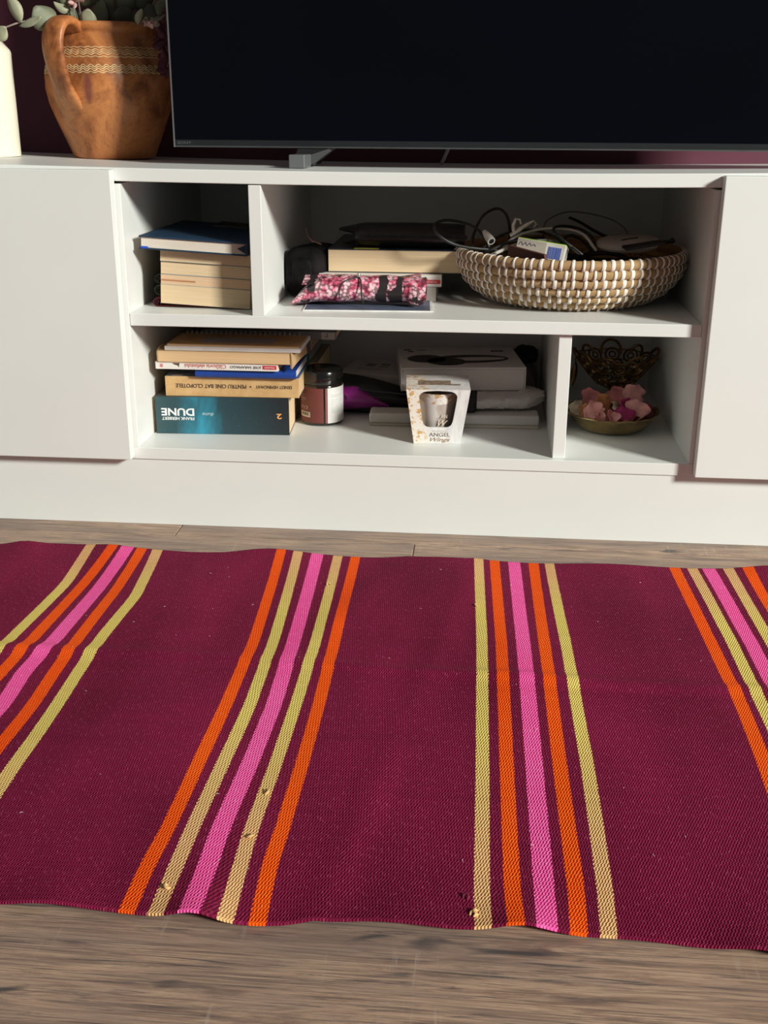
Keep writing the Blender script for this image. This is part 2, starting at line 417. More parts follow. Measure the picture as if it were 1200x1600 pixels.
# pulled yarn knots on the straw stripes, lint on the field
for (u, v, c) in ((745, 1425, 'tan'), (738, 1428, 'tan'), (415, 1235, 'tan'), (390, 1305, 'tan'), (262, 1388, 'tan'), (513, 911, 'tan'), (745, 946, 'tan'), (727, 1399, 'field')):
    p = at(u, v, Z=.007); t = (p.y - YF) / (YN - YF); z = rug_z(p.x, min(1, max(0, t)))
    rr = random.Random(u); a = rr.uniform(0, 6)
    pts = spline([(p.x + .0028 * math.cos(a + k * 1.1) * (1 - k * .1), p.y + .0028 * math.sin(a + k * 1.1), z + .0004 + .0018 * math.sin(k * .9)) for k in range(5)], 3)
    MB().tube(pts, .0011, 6).build('yarn_knot', KNOT if c != 'field' else KNOTB, rug, smooth=True)
lm = MB(); rr = random.Random(3)
for _ in range(60):
    x, t = rr.uniform(-.6, .6), rr.uniform(.05, .97); y = YF + (YN - YF) * t; a = rr.uniform(0, 6.3); L = rr.uniform(.001, .0035); z = rug_z(x, t) + .0009
    lm.tube([(x, y, z), (x + L * .5 * math.cos(a), y + L * .5 * math.sin(a), z + .0004), (x + L * math.cos(a + .5), y + L * math.sin(a + .5), z)], .00022, 4)
tag(lm.build('lint', mat('lint', (.75, .62, .60, 1), .9), rug), kind='stuff')

# ================================================================== TELEVISION
TVY, TX0, TX1, TZ0, TZ1 = .160, -.3690, .722, .5472, 1.252
tv = thing('television', 'large flat black television standing on the white cabinet', 'television', (.2465, TVY, ztop(.25, TVY)))
ox, oz = .2465, tv.location.z
def tvb(x0, x1, y0, y1, z0, z1): return MB().box(x0 - ox, x1 - ox, y0, y1, z0 - oz, z1 - oz)
BEZ = mat('tv_dark_bezel', (.012, .014, .016, 1), .32, var=.05)
SILV = mat('tv_metal_edge', (.42, .42, .41, 1), .38, metal=.9, var=.03)
f = MB(); e = .0022
for bx in ((TX0, TX0 + e, 0, .022, TZ0, TZ1), (TX1 - e, TX1, 0, .022, TZ0, TZ1), (TX0, TX1, 0, .022, TZ1 - e, TZ1)):
    f.box(bx[0] - ox, bx[1] - ox, bx[2], bx[3], bx[4] - oz, bx[5] - oz)
f.build('frame', SILV, tv)
tvb(TX0 + e, TX1 - e, .0002, .022, TZ0, TZ0 + .0022).build('lower_edge', mat('tv_lower_edge', (.10, .105, .105, 1), .4, metal=.6), tv)
tvb(TX0 + e, TX1 - e, .0006, .022, TZ0 + .0022, TZ0 + .0105).build('bezel', BEZ, tv)
s = NT('tv_screen_glass'); s.b.inputs['Roughness'].default_value = .14; s.b.inputs['Specular IOR Level'].default_value = .22
n = s.noise(s.coord('Object'), 3, 2)
s.l(s.ramp(n, [(.3, (.0012, .0014, .003, 1)), (.7, (.0016, .0018, .0045, 1))]), s.b.inputs['Base Color']); SCREEN = s.m
tvb(TX0 + e, TX1 - e, .0012, .022, TZ0 + .0105, TZ1 - e).build('screen', SCREEN, tv)
tvb(TX0 + .004, TX1 - .004, .022, .045, TZ0 + .006, TZ1 - .006).build('back_housing', BEZ, tv, bevel=.006)
text('SONY', .0215, .0042, mat('tv_logo_grey', (.10, .10, .105, 1), .4, metal=.4), tv, (TX0 + .0165 - ox, .0005, TZ0 + .0063 - oz), bold=.02)
FOOTM = mat('tv_foot_grey', (.16, .165, .17, 1), .42, metal=.35, var=.04)
for sx in (-1, 1):
    xf = (-.1715 if sx < 0 else .610) - ox; zf = ztop(xf + ox, .08) - oz + .0006
    fo = MB()
    yA, yB = -.070, .09
    for (y0, y1, h0, h1, sh) in ((yA, -.020, .0185, .0175, 0),):
        fo.add([(xf - .0115, y0, zf), (xf + .0115, y0, zf), (xf + .0135, y1, zf), (xf - .0095, y1, zf),
                (xf - .0115, y0, zf + h0), (xf + .0115, y0, zf + h0), (xf + .0135, y1, zf + h1), (xf - .0095, y1, zf + h1)],
               [(0, 3, 2, 1), (4, 5, 6, 7), (0, 1, 5, 4), (1, 2, 6, 5), (2, 3, 7, 6), (3, 0, 4, 7)])
    ft = fo.build('foot', FOOTM, tv, bevel=.0012)
    ar = MB(); zt = TZ0 - oz + .004
    A = [(xf - .009, -.021, zf + .003), (xf + .013, -.021, zf + .003), (xf + .0125, .09, zf + .003), (xf - .0095, .09, zf + .003)]
    ar.add(A + [(A[0][0], -.021, zf + .0165), (A[1][0], -.021, zf + .0165), (xf + .052, .016, zt), (xf - .01, .016, zt)],
           [(0, 3, 2, 1), (0, 1, 5, 4), (4, 5, 6, 7), (0, 4, 7, 3), (1, 2, 6, 5), (2, 3, 7, 6)])
    ar.build('stand_arm', mat('tv_stand_dark', (.02, .021, .022, 1), .45), ft)
    MB().box(xf - .009, xf + .013, .02, .095, zf - .0005, zf + .012).build('rear_foot', mat('tv_stand_dark', (.02, .021, .022, 1), .45), ft, bevel=.001)
cb = MB().tube([at(702, 222, Y=.30), at(699, 236, Y=.30), at(692, 252, Y=.30) + Vector((0, 0, .001)), at(690, 255, Y=.36)], .0028, 8)
tag(cb.build('power_cable', mat('grey_cable', (.42, .38, .37, 1), .5), smooth=True), 'pale grey cable hanging down behind the television', 'cable')

# ================================================================== CANDLE, JUG, SPRIGS
cx, cy = -.692, .262
cd = thing('pillar_candle', 'thick ivory pillar candle beside the clay jug', 'candle', (cx, cy, ztop(cx, cy)))
WAX = NT('ivory_wax'); WAX.b.inputs['Roughness'].default_value = .45; WAX.b.inputs['Subsurface Weight'].default_value = .25
WAX.b.inputs['Subsurface Radius'].default_value = (.01, .008, .005)
WAX.l(WAX.ramp(WAX.noise(WAX.coord('Object'), 18), [(.3, (.80, .75, .60, 1)), (.7, (.84, .80, .66, 1))]), WAX.b.inputs['Base Color'])
MB().lathe([(0, 0), (.0398, 0), (.0405, .002), (.0405, .155), (.039, .159), (.028, .1725), (.022, .174), (0, .172)], 48).build('wax_body', WAX.m, cd, smooth=True, angle=50)
MB().tube([(0, 0, .171), (.001, 0, .178), (.003, 0, .184)], .0011, 6).build('wick', mat('wick', (.05, .045, .04, 1), .9), cd)

JX, JY = -.5155, .332
jz = ztop(JX, JY - .05) + .0006
jug = thing('clay_jug', 'brown terracotta jug with one strap handle and cream wavy bands', 'jug', (JX, JY, jz))
s = NT('terracotta'); b = s.b; b.inputs['Roughness'].default_value = .42
vec = s.coord('Object'); n1 = s.noise(vec, 17, 7, .68, .5); n2 = s.noise(vec, 140, 3)
base = s.ramp(n1, [(.36, (.20, .062, .020, 1)), (.47, (.43, .150, .045, 1)), (.56, (.54, .205, .064, 1)), (.66, (.36, .125, .040, 1))])
base = s.mix(s.ramp(n2, [(.58, (0, 0, 0, 1)), (.75, (.5, .5, .5, 1))]), base, (.22, .08, .035, 1))
sep = s.n('ShaderNodeSeparateXYZ'); s.l(vec, sep.inputs[0])
dx = s.math('ABSOLUTE', s.math('ADD', sep.outputs[0], s.math('MULTIPLY_ADD', n1, .006, -.0005)))
zt_ = s.math('DIVIDE', s.math('SUBTRACT', sep.outputs[2], .106), .026); wz = s.math('MULTIPLY', s.math('SUBTRACT', 1.0, s.math('MULTIPLY', zt_, zt_)), .0075)
m1 = s.ramp(s.math('SUBTRACT', s.math('ADD', dx, .5), wz), [(.4985, (1, 1, 1, 1)), (.5010, (0, 0, 0, 1))])
zz = sep.outputs[2]
m2 = s.math('MULTIPLY', s.math('GREATER_THAN', zz, .083), s.math('LESS_THAN', zz, .127))
front = s.math('LESS_THAN', sep.outputs[1], 0.0)
stain = s.math('MULTIPLY', s.math('MULTIPLY', m1, m2), s.math('MULTIPLY', front, .8))
base = s.mix(stain, base, (.17, .045, .04, 1))
s.l(base, b.inputs['Base Color']); s.bump(s.math('ADD', n1, s.math('MULTIPLY', n2, .3)), .22, .0012); CLAY = s.m
prof = [(0, .0), (.063, 0), (.0665, .003), (.070, .012), (.079, .034), (.0895, .060), (.0985, .085), (.1025, .107), (.1022, .125), (.0985, .143), (.0925, .158), (.0855, .171), (.0805, .181), (.0785, .187), (.0785, .190), (.0815, .192), (.0835, .197), (.0830, .202), (.080, .2042), (.0765, .2025), (.0745, .196), (.074, .186), (.080, .170), (.090, .15), (.096, .12), (.092, .08), (.07, .03), (.05, .012), (0, .010)]
P2 = []
for (r0, z0), (r1, z1) in zip(prof, prof[1:]):
    P2 += [(r0, z0)]
P2.append(prof[-1])
MB().lathe(P2, 72).build('body', CLAY, jug, smooth=True, angle=60)
hd = Vector((-math.sin(R(22)), -math.cos(R(22)), 0)); tg = Vector((-hd.y, hd.x, 0))
path = spline([hd * r + Vector((0, 0, z)) for r, z in ((.072, .192), (.090, .2025), (.108, .2015), (.122, .187), (.1265, .165), (.122, .138), (.113, .112), (.101, .092), (.090, .078))], 5)
rr = []
for i, p in enumerate(path):
    t = (path[min(i + 1, len(path) - 1)] - path[max(0, i - 1)]).normalized(); nn = t.cross(tg).normalized(); fr = i / (len(path) - 1)
    wdt = .0185 - .004 * fr + .003 * math.sin(fr * 3.14) + .007 * max(0, fr - .75) / .25; th = .0062 + .002 * (1 - fr)
    rr.append([p + tg * (wdt * math.copysign(abs(math.cos(a)) ** .8, math.cos(a))) + nn * (th * math.sin(a) * (1 + .35 * abs(math.cos(a)) ** 3)) for a in [2 * math.pi * k / 16 for k in range(16)]])
MB().rings(rr).build('handle', CLAY, jug, smooth=True, angle=70)
CREAMSLIP = mat('cream_slip', (.88, .62, .33, 1), .5, var=.25, vscale=120)
def jr(z):
    for (r0, z0), (r1, z1) in zip(prof, prof[1:]):
        if z0 <= z <= z1 and z < .2: return r0 + (r1 - r0) * (z - z0) / max(1e-6, z1 - z0)
    return .08
for (zc, amp, fq) in ((.1665, .0007, 46), (.1625, .0012, 46), (.1595, .0012, 46), (.1565, .0012, 46), (.1525, .0007, 46), (.1395, .0018, 52), (.1365, .0018, 52), (.1335, .0018, 52), (.1300, .0010, 52)):
    pts = []
    for i in range(301):
        a = R(-215) + R(250) * i / 300; z = zc + amp * math.sin(a * fq); r = jr(z) + .0002; pts.append((r * math.cos(a), r * math.sin(a), z))
    MB().tube(pts, .00068, 5).build('slip_line', CREAMSLIP, jug, smooth=True)

LEAFG = mat('eucalyptus_leaf', (.20, .215, .135, 1), .55, var=.3, vscale=25)
LEAFP = mat('eucalyptus_leaf_pale', (.40, .40, .27, 1), .55, var=.2, vscale=25)
LEAFD = mat('eucalyptus_leaf_dark', (.075, .080, .055, 1), .55, var=.3, vscale=25)
STEMM = mat('dry_stem', (.45, .36, .30, 1), .7, var=.2)
def leaf(base, tip, wd, material, parent, face=(0.1, -1, .25), cup=.25, name='leaf', off=Vector((0, 0, 0)), curl=0):
    base, tip = Vector(base) - off, Vector(tip) - off; ax = tip - base; L = ax.length; ax.normalize()
    nn = Vector(face); nn = (nn - ax * nn.dot(ax)).normalized(); sd = ax.cross(nn); b = MB(); NU, NV = 8, 4; vs, fs = [], []
    for i in range(NU + 1):
        u = i / NU; hw = wd / 2 * (math.sin(math.pi * min(.98, max(.02, u)) ** .85)) ** .7
        for j in range(NV + 1):
            v = -1 + 2 * j / NV
            vs.append(base + ax * (L * u) + sd * (hw * v) + nn * (-cup * hw * v * v - curl * L * (u - .3) ** 2 + .03 * L * math.sin(u * 5 + v)))
    for i in range(NU):
        for j in range(NV):
            a = i * (NV + 1) + j; fs.append((a, a + 1, a + NV + 2, a + NV + 1))
    o = b.add(vs, fs).build(name, material, parent, smooth=True, angle=80)
    so = o.modifiers.new('thickness', 'SOLIDIFY'); so.thickness = .0007; so.offset = 0
    return o
def sprig(label, stem_pts, leaves, name='eucalyptus_sprig', cat='plant', sr=.0013, group='dried sprigs in the clay jug'):
    o = Vector(stem_pts[0]); t = thing(name, label, cat, o, group=group)
    MB().tube([p - o for p in spline(stem_pts, 6)], sr, 6).build('stem', STEMM, t, smooth=True)
    for (bu, bv, tu, tv_, Y, wd, mt, fc, cup) in leaves:
        leaf(at(bu, bv, Y=Y), at(tu, tv_, Y=Y - .008), wd, mt, t, fc, cup, off=o)
    return t
mouth = Vector((JX, JY, jz + .15))
F0 = (.1, -1, .2)
sprig('eucalyptus sprig with pale leaves bending left over the candle', [mouth + Vector((.01, -.02, -.04)), mouth + Vector((-.03, -.05, .04)), at(112, 34, Y=.262), at(90, 32, Y=.25), at(40, 33, Y=.24), at(0, 46, Y=.24), at(-40, 60, Y=.25)],
      [(32, 36, 10, -8, .236, .024, LEAFP, (-.5, -1, .3), .5), (30, 40, 64, 26, .235, .017, LEAFP, (0, -.8, .7), .3), (82, 44, 54, 10, .245, .042, LEAFG, (.5, -1, .2), .2), (62, 33, 84, 50, .243, .009, LEAFP, (0, -1, 0), .6),
       (-4, 62, 8, 42, .235, .022, LEAFP, F0, .2), (-5, 45, -40, 20, .24, .03, LEAFG, F0, .2)])
sprig('eucalyptus sprig with round grey-green leaf at the jug rim beside the handle', [mouth + Vector((-.02, -.02, -.04)), at(128, 34, Y=.30), at(120, -10, Y=.29), at(105, -60, Y=.30)],
      [(136, 44, 138, 14, .268, .027, LEAFP, F0, .25), (120, 40, 112, 12, .30, .022, LEAFG, (.8, -1, 0), .3), (112, 14, 84, 2, .285, .022, LEAFP, (-.3, -.6, .9), .7), (104, 12, 98, -22, .29, .03, LEAFG, F0, .3), (148, 40, 160, 0, .30, .036, LEAFG, (-.4, -1, .1), .2), (125, 8, 150, -30, .30, .034, LEAFG, F0, .3)])
sprig('dark eucalyptus sprig standing in the middle of the jug mouth', [mouth + Vector((.01, 0, -.04)), at(176, 30, Y=.33), at(180, -20, Y=.33), at(185, -70, Y=.34)],
      [(172, 44, 166, 6, .300, .036, LEAFD, (-.3, -1, .2), .25), (190, 46, 198, 8, .295, .034, LEAFD, (.3, -1, .1), .3), (176, 22, 150, -12, .31, .034, LEAFG, F0, .4), (182, 14, 212, -18, .315, .036, LEAFG, (.3, -1, .4), .4), (160, 46, 146, 18, .31, .026, LEAFD, (-.5, -1, 0), .2)])
sprig('eucalyptus sprig with folded grey leaves leaning towards the television', [mouth + Vector((.03, 0, -.04)), at(222, 36, Y=.32), at(240, 5, Y=.31), at(262, -40, Y=.32)],
      [(214, 38, 222, 14, .282, .013, LEAFP, (.7, -1, 0), .5), (240, 44, 232, 6, .30, .030, LEAFD, F0, .3), (234, 32, 258, 22, .28, .013, LEAFG, (0, -.6, .8), .4), (250, 40, 236, 28, .278, .013, LEAFP, (0, -.8, .5), .4), (246, 26, 262, -4, .30, .024, LEAFG, (.4, -1, 0), .3), (214, 14, 232, -14, .31, .030, LEAFD, F0, .3), (200, 46, 214, 20, .30, .03, LEAFD, F0, .2)])
PINKF = mat('dried_pink_flower', (.60, .36, .32, 1), .8, var=.25, vscale=80)
PURPF = mat('dried_purple_flower', (.13, .035, .055, 1), .85, var=.35, vscale=80)
def florets(label, stem, pts, mt, sz, seed):
    o = Vector(stem[0]); t = thing('dried_flower', label, 'flower', o, group='dried sprigs in the clay jug'); rn = random.Random(seed)
    MB().tube([p - o for p in spline(stem, 5)], .0009, 5).build('stem', STEMM, t, smooth=True)
    for p in pts:
        for k in range(4):
            a = rn.uniform(0, 6.28); d = Vector((math.cos(a), -.5 + rn.uniform(-.4, .4), math.sin(a))) * sz
            leaf(p, p + d, sz * .8, mt, t, (rn.uniform(-.5, .5), -1, rn.uniform(-.5, .5)), .5, 'petal', o)
florets('small pink dried flowers above the jug handle', [mouth + Vector((-.02, .0, 0)), at(118, 30, Y=.29), at(118, 2, Y=.28), at(112, -30, Y=.28)], [at(117, 4, Y=.275), at(124, 2, Y=.275), at(112, -4, Y=.28), at(106, 2, Y=.285)], PINKF, .009, 1)
florets('small pale dried flower lying over the right rim of the jug', [mouth + Vector((.03, -.02, .0)), at(225, 30, Y=.285), at(231, 36, Y=.262)], [at(231, 36, Y=.252), at(234, 41, Y=.25), at(240, 34, Y=.255)], PINKF, .007, 2)
florets('purple dried flower spray drooping between jug and television', [mouth + Vector((.04, .0, .02)), at(244, 28, Y=.30), at(258, 45, Y=.29), at(262, 75, Y=.29), at(264, 105, Y=.29)], [at(252, 52, Y=.29), at(258, 62, Y=.285), at(256, 72, Y=.285), at(260, 82, Y=.285), at(262, 94, Y=.285), at(258, 40, Y=.285), at(262, 30, Y=.285), at(263, 106, Y=.285)], PURPF, .016, 3)

# ================================================================== BOOK HELPER
def book(name, label, cat, loc, rot, w_, d, h, cover, pages, spine='back', th=.0012, over=.0015, tops=None, group=None, rnd=.0):
    """lying book; local origin at front-left-bottom corner, w along x, d along y; spine: which side the spine faces"""
    t = thing(name, label, cat, loc, rot, group)
    i = {'front': (over, over, 0, over), 'back': (over, over, over, 0), 'left': (0, over, over, over), 'right': (over, 0, over, over)}[spine]
    MB().box(i[0] + (th if spine == 'left' else 0), w_ - i[1] - (th if spine == 'right' else 0), i[2] + (th if spine == 'front' else 0), d - i[3] - (th if spine == 'back' else 0), th, h - th).build('pages', pages, t)
    MB().box(0, w_, 0, d, 0, th).box(0, w_, 0, d, h - th, h).build('cover', cover, t, bevel=th * .3, seg=1)
    sp = MB()
    if spine == 'front': sp.box(0, w_, -.0003, th, 0.0, h)
    elif spine == 'back': sp.box(0, w_, d - th, d + .0003, 0.0, h)
    elif spine == 'left': sp.box(-.0003, th, 0, d, 0.0, h)
    else: sp.box(w_ - th, w_ + .0003, 0, d, 0.0, h)
    sp.build('spine', tops or cover, t, bevel=th * .4, seg=2)
    return t

# ---------------- upper left compartment
GRP = 'paperbacks stacked in the upper left compartment'
TY = R(3.0)
def stackz(dz): return Vector((-.3715 + dz * math.sin(TY), .047, .3322 + dz * math.cos(TY)))
zc = 0
COVG = mat('paper_cover_grey', (.50, .47, .42, 1), .6); COVT = mat('paper_cover_teal', (.20, .27, .27, 1), .55); COVC = mat('paper_cover_cream', (.66, .56, .42, 1), .6)
for (th_, lab, cv, pg, dy) in ((.0275, 'thick cream-edged paperback at the bottom of the upper left stack', COVC, PG_CREAM, 0),
                               (.0145, 'thin paperback with a brown streak along its page edges, upper left stack', COVG, pages_mat('pages_peach', (.80, .56, .36, 1)), .001),
                               (.0185, 'cream-edged paperback second under the blue notebook', COVT, PG_CREAM, .0015),
                               (.0170, 'cream-edged paperback directly under the dark blue notebook', COVT, PG_CREAM, -.001)):
    p = stackz(zc); p.y += dy
    bk = book('paperback', lab, 'book', p, (0, TY, 0), .1335, .195, th_, cv, pg, 'back', th=.0006, over=.0004, group=GRP)
    if th_ < .015:
        MB().box(.002, .052, -.0003, .001, .0055, .0072).build('page_streak', mat('brown_streak', (.45, .20, .09, 1), .8), bk)
    zc += th_ + .0002
p = stackz(zc); NAVY = mat('navy_cloth', (.012, .040, .085, 1), .5, var=.15, vscale=20, bump=.15, bscale=500)
nb = book('notebook', 'dark blue hardcover notebook lying on top of the paperback stack', 'book', (p.x - .0265, .030, p.z + .0017), (0, TY, R(-1.5)), .1585, .225, .0190, NAVY, PG_WHITE, 'right', th=.0022, over=.003)
MB().box(.004, .013, -.0012, .02, .0012, .0040).build('ribbon', mat('blue_ribbon', (.02, .08, .55, 1), .5), nb)
MB().rings([[(.1440, y, .0100), (.1575, y, .0030), (.1575, y, .0165)] for y in (.0012, .012)]).build('head_band', NAVY, nb)
def curled(name, label, loc, R0, depth, wd, mt, inner):
    """soft booklet whose left edge is folded over in a U"""
    t = thing(name, label, 'booklet', loc); b = MB(); n = 12; rr = []
    prof_ = [(wd, .0)] + [(R0 - R0 * math.sin(math.pi * k / n), R0 - R0 * math.cos(math.pi * k / n)) for k in range(n + 1)] + [(R0 * 1.8, 2 * R0)]
    inn = [(wd, .0014)] + [(R0 - (R0 - .0014) * math.sin(math.pi * k / n), R0 - (R0 - .0014) * math.cos(math.pi * k / n)) for k in range(n + 1)] + [(R0 * 1.8, 2 * R0 - .0014)]
    loop = prof_ + inn[::-1]
    b.rings([[(x, y, z) for x, z in loop] for y in (0, depth)]); b.build('cover', mt, t, smooth=True)
    for k in range(3):
        q = (R0 - .0022) * (1 - .28 * k); MB().tube([(R0 + q * .9, .001, R0 + q * .95)] + [(R0 - q * math.sin(math.pi * j / 8), .001, R0 - q * math.cos(math.pi * j / 8)) for j in range(9)] + [(R0 * 1.9, .001, R0 - q)], .0006, 5).build('inner_sheet', inner, t)
    return t
REDC = mat('dark_red_cover', (.16, .012, .022, 1), .6, var=.2); GRNC = mat('dark_green_cover', (.035, .042, .014, 1), .7, var=.3)
curled('folded_booklet', 'dark red folded booklet poking out under the upper left stack', (-.3865, .060, .3250), .0062, .15, .13, REDC, mat('maroon_sheet', (.06, .006, .01, 1), .8))
curled('folded_booklet', 'dark green folded cloth cover curling beside the upper left stack', (-.3880, .075, .3390), .0075, .14, .0145, GRNC, mat('black_sheet', (.012, .012, .008, 1), .8))
curled('folded_booklet', 'blackish folded cover above the green one beside the upper left stack', (-.3885, .080, .3560), .0065, .13, .0155, mat('blackish_cover', (.018, .02, .010, 1), .7), mat('black_sheet', (.012, .012, .008, 1), .8))
MB().box(-.05, .04, 0, .05, 0, .006).build('dark_case', BLACK, None, bevel=.002, loc=(-.275, .195, .4225), rot=(0, R(3.5), R(-4)))
tag(bpy.data.objects['dark_case'], 'flat black case at the back of the dark blue notebook', 'case')

# ---------------- upper right compartment
bro = MB().box(0, .190, 0, .125, 0, .0016)
t = thing('brochure', 'thin white brochure with blue cover under the pink snakeskin pouch', 'brochure', (-.1600, .0470, ZM1 + .0002), (0, 0, R(3.2)))
bro.build('sheets', mat('paper_white', (.78, .77, .74, 1), .6), t)
MB().box(.002, .186, .003, .123, .0016, .0019).build('cover_print', mat('slate_blue_print', (.10, .125, .19, 1), .45, var=.2, vscale=30), t)
cbx = MB().box(0, .172, 0, .150, 0, .0225).build('box', mat('greige_card', (.52, .48, .42, 1), .7), None, bevel=.0012, loc=(-.1420, .150, ZM1 + .0003))
cbx.name = 'cardboard_box'; tag(cbx, 'small grey-beige cardboard box under the white paperback beside the basket', 'box')
COVW = mat('white_glossy_cover', (.76, .73, .68, 1), .35)
wb = book('paperback', 'white paperback with red spine label under the thick dark-covered book', 'book', (-.1502, .1500, .3474), (0, 0, 0), .188, .19, .0175, COVW, PG_CREAM, 'front', th=.001, over=.001)
RED = mat('red_label', (.62, .03, .035, 1), .5); WP = mat('white_print', (.78, .78, .76, 1), .5); INKD = mat('dark_ink', (.05, .045, .045, 1), .6)
MB().box(.160, .1865, -.0007, 0, .0045, .0105).build('spine_label', RED, wb)
text('POLIROM', .016, .0028, WP, wb, (.173, -.0008, .0075), flip=True)
BRNI = mat('brown_ink', (.30, .12, .08, 1), .6)
for k, xx in enumerate((.020, .026, .032, .038, .0435)):
    b = MB(); b.add([(xx, -.0006, .004), (xx + .0022, -.0006, .004), (xx + .0044, -.0006, .0125), (xx + .0022, -.0006, .0125)], [(0, 1, 2, 3)]); b.build('spine_ornament', BRNI if k % 2 else INKD, wb)
MB().ring((.0125, -.0005, .0075), (0, 1, 0), .0024, .0004, 16, 4).build('spine_emblem', mat('rose_ink', (.60, .20, .22, 1), .6), wb)
COVN = mat('navy_black_cover', (.020, .026, .038, 1), .35, var=.4, vscale=30)
bb = book('thick_book', 'thick book with dark cover and cream page edges beneath the black leather case', 'book', (-.1386, .164, .3652), (0, 0, 0), .2095, .215, .0350, COVN, PG_CREAM, 'back', th=.0012, over=.0012)
MB().box(.040, .078, .004, .020, .0350, .0352).build('cover_print', mat('yellow_print', (.55, .48, .06, 1), .5), bb)
# black leather case: a flattened roll with flaps at the left end
s = NT('black_leather'); s.b.inputs['Roughness'].default_value = .27; s.b.inputs['Specular IOR Level'].default_value = .4
vec = s.coord('Object'); n = s.noise(vec, 260, 4); s.l(s.ramp(n, [(.3, (.006, .006, .006, 1)), (.7, (.013, .012, .012, 1))]), s.b.inputs['Base Color'])
s.bump(s.math('ADD', n, s.math('MULTIPLY', s.noise(vec, 30, 2), 2.0)), .25, .0012); LEATHER = s.m
lc = thing('leather_case', 'glossy black leather folding case lying on the thick book', 'case', (-.013, .205, .4004), (0, 0, R(-1)))
rr = []
for i in range(15):
    u = i / 14; x = -.083 + .166 * u; hh = .0175 + .0012 * math.sin(u * 3.1) ; e2 = 1.0 if .04 < u < .97 else .93
    rr.append([(x, .036 * math.copysign(abs(math.cos(a)) ** .85, math.cos(a)) * e2, .0178 + hh * math.copysign(abs(math.sin(a)) ** .95, math.sin(a)) * e2) for a in [2 * math.pi * k / 28 for k in range(28)]])
MB().rings(rr).build('body', LEATHER, lc, smooth=True, angle=60)
for (z0, z1, ln, tp) in ((.018, .0335, .031, .026), (.002, .012, .026, .006)):
    b = MB(); rr = []
    for i in range(7):
        u = i / 6; x = -.080 - ln * u; hw = .033 * (1 - .55 * u); zc_ = z0 * .5 + z1 * .5 + (tp - (z0 + z1) / 2) * u; hh = (z1 - z0) / 2 * (1 - .85 * u) + .0008
        rr.append([(x, hw * math.cos(a), zc_ + hh * math.sin(a)) for a in [2 * math.pi * k / 16 for k in range(16)]])
    b.rings(rr).build('flap', LEATHER, lc, smooth=True)
# black velvet case
VELV = mat('black_velvet', (.0075, .0065, .007, 1), .8, var=.6, vscale=60, spec=.15, bump=.3, bscale=400)
vc = thing('velvet_case', 'small black velvet case standing on edge beside the books', 'case', (-.180, .155, ZM1), (0, 0, R(-20)))
def sup(cx_, cz_, a_, b_, y, n=36, p=.62, bot=0):
    return [(cx_ + a_ * math.copysign(abs(math.cos(q)) ** p, math.cos(q)), y, cz_ + b_ * math.copysign(abs(math.sin(q)) ** p, math.sin(q))) for q in [2 * math.pi * k / n for k in range(n)]]
H_ = .0395
MB().rings([sup(0, H_, .022, .030, 0), sup(0, H_, .028, .036, .003), sup(0, H_, .0315, .0385, .010), sup(0, H_, .0325, .0390, .022)]).build('front_shell', VELV, vc, smooth=True, angle=70)
MB().rings([sup(0, H_, .0325, .0392, .0232), sup(0, H_, .0335, .0394, .030), sup(0, H_, .033, .0390, .075), sup(0, H_, .028, .035, .088), sup(0, H_, .02, .028, .092)]).build('rear_shell', VELV, vc, smooth=True, angle=70)
MB().rings([sup(0, H_, .0312, .0380, .0215), sup(0, H_, .0312, .0380, .0238)]).build('seam', BLACK, vc)
MB().rings([sup(.004, H_, .0145, .021, -.0045), sup(.004, H_, .0165, .023, -.003), sup(.004, H_, .0175, .024, .002)]).build('front_pad', VELV, vc, smooth=True, angle=70)
pts = spline([at(478, 357, Y=.20), at(481, 368, Y=.19), at(487, 376, Y=.185), at(495, 379, Y=.182), at(503, 382, Y=.185)], 8)
o0 = pts[-1]; ch = MB()
for i in range(0, len(pts) - 1): ch.ring(pts[i], (pts[i + 1] - pts[i]).cross(Vector((0, 1, 0) if i % 2 else (0, 0, 1))), .0010, .00035, 8, 4)
tag(ch.build('chain', mat('rose_gold', (.62, .33, .26, 1), .35, metal=.8)), 'thin rose gold chain draped on the black velvet case', 'chain')
# pink snakeskin pouch
s = NT('pink_snakeskin'); b = s.b; b.inputs['Roughness'].default_value = .4
vec = s.coord('Object', (1, 1, 1)); vor = s.n('ShaderNodeTexVoronoi', i_Scale=190, i_Randomness=.8); s.l(vec, vor.inputs['Vector'])
big = s.noise(vec, 28, 3, .6, .5); mid = s.noise(vec, 75, 2, .5)
c = s.ramp(mid, [(.34, (.42, .045, .09, 1)), (.46, (.80, .20, .32, 1)), (.58, (.92, .58, .62, 1))])
c = s.mix(s.ramp(big, [(.56, (0, 0, 0, 1)), (.60, (1, 1, 1, 1))]), c, (.018, .020, .018, 1))
sepx = s.n('ShaderNodeSeparateXYZ'); s.l(s.coord('Object'), sepx.inputs[0])
wvx = s.math('ADD', sepx.outputs[0], s.math('MULTIPLY_ADD', big, .02, -.01))
bars = s.math('MAXIMUM', s.math('LESS_THAN', s.math('ABSOLUTE', s.math('SUBTRACT', wvx, .037)), .006), s.math('LESS_THAN', s.math('ABSOLUTE', s.math('SUBTRACT', wvx, .0615)), .005))
bars = s.math('MAXIMUM', bars, s.math('MULTIPLY', s.math('LESS_THAN', s.math('ABSOLUTE', s.math('SUBTRACT', wvx, -.070)), .0055), s.math('GREATER_THAN', sepx.outputs[2], .022)))
c = s.mix(bars, c, (.02, .021, .02, 1))
edge = s.ramp(vor.outputs['Distance'], [(.42, (0, 0, 0, 1)), (.62, (.75, .75, .75, 1))])
c = s.mix(edge, c, (.03, .012, .018, 1))
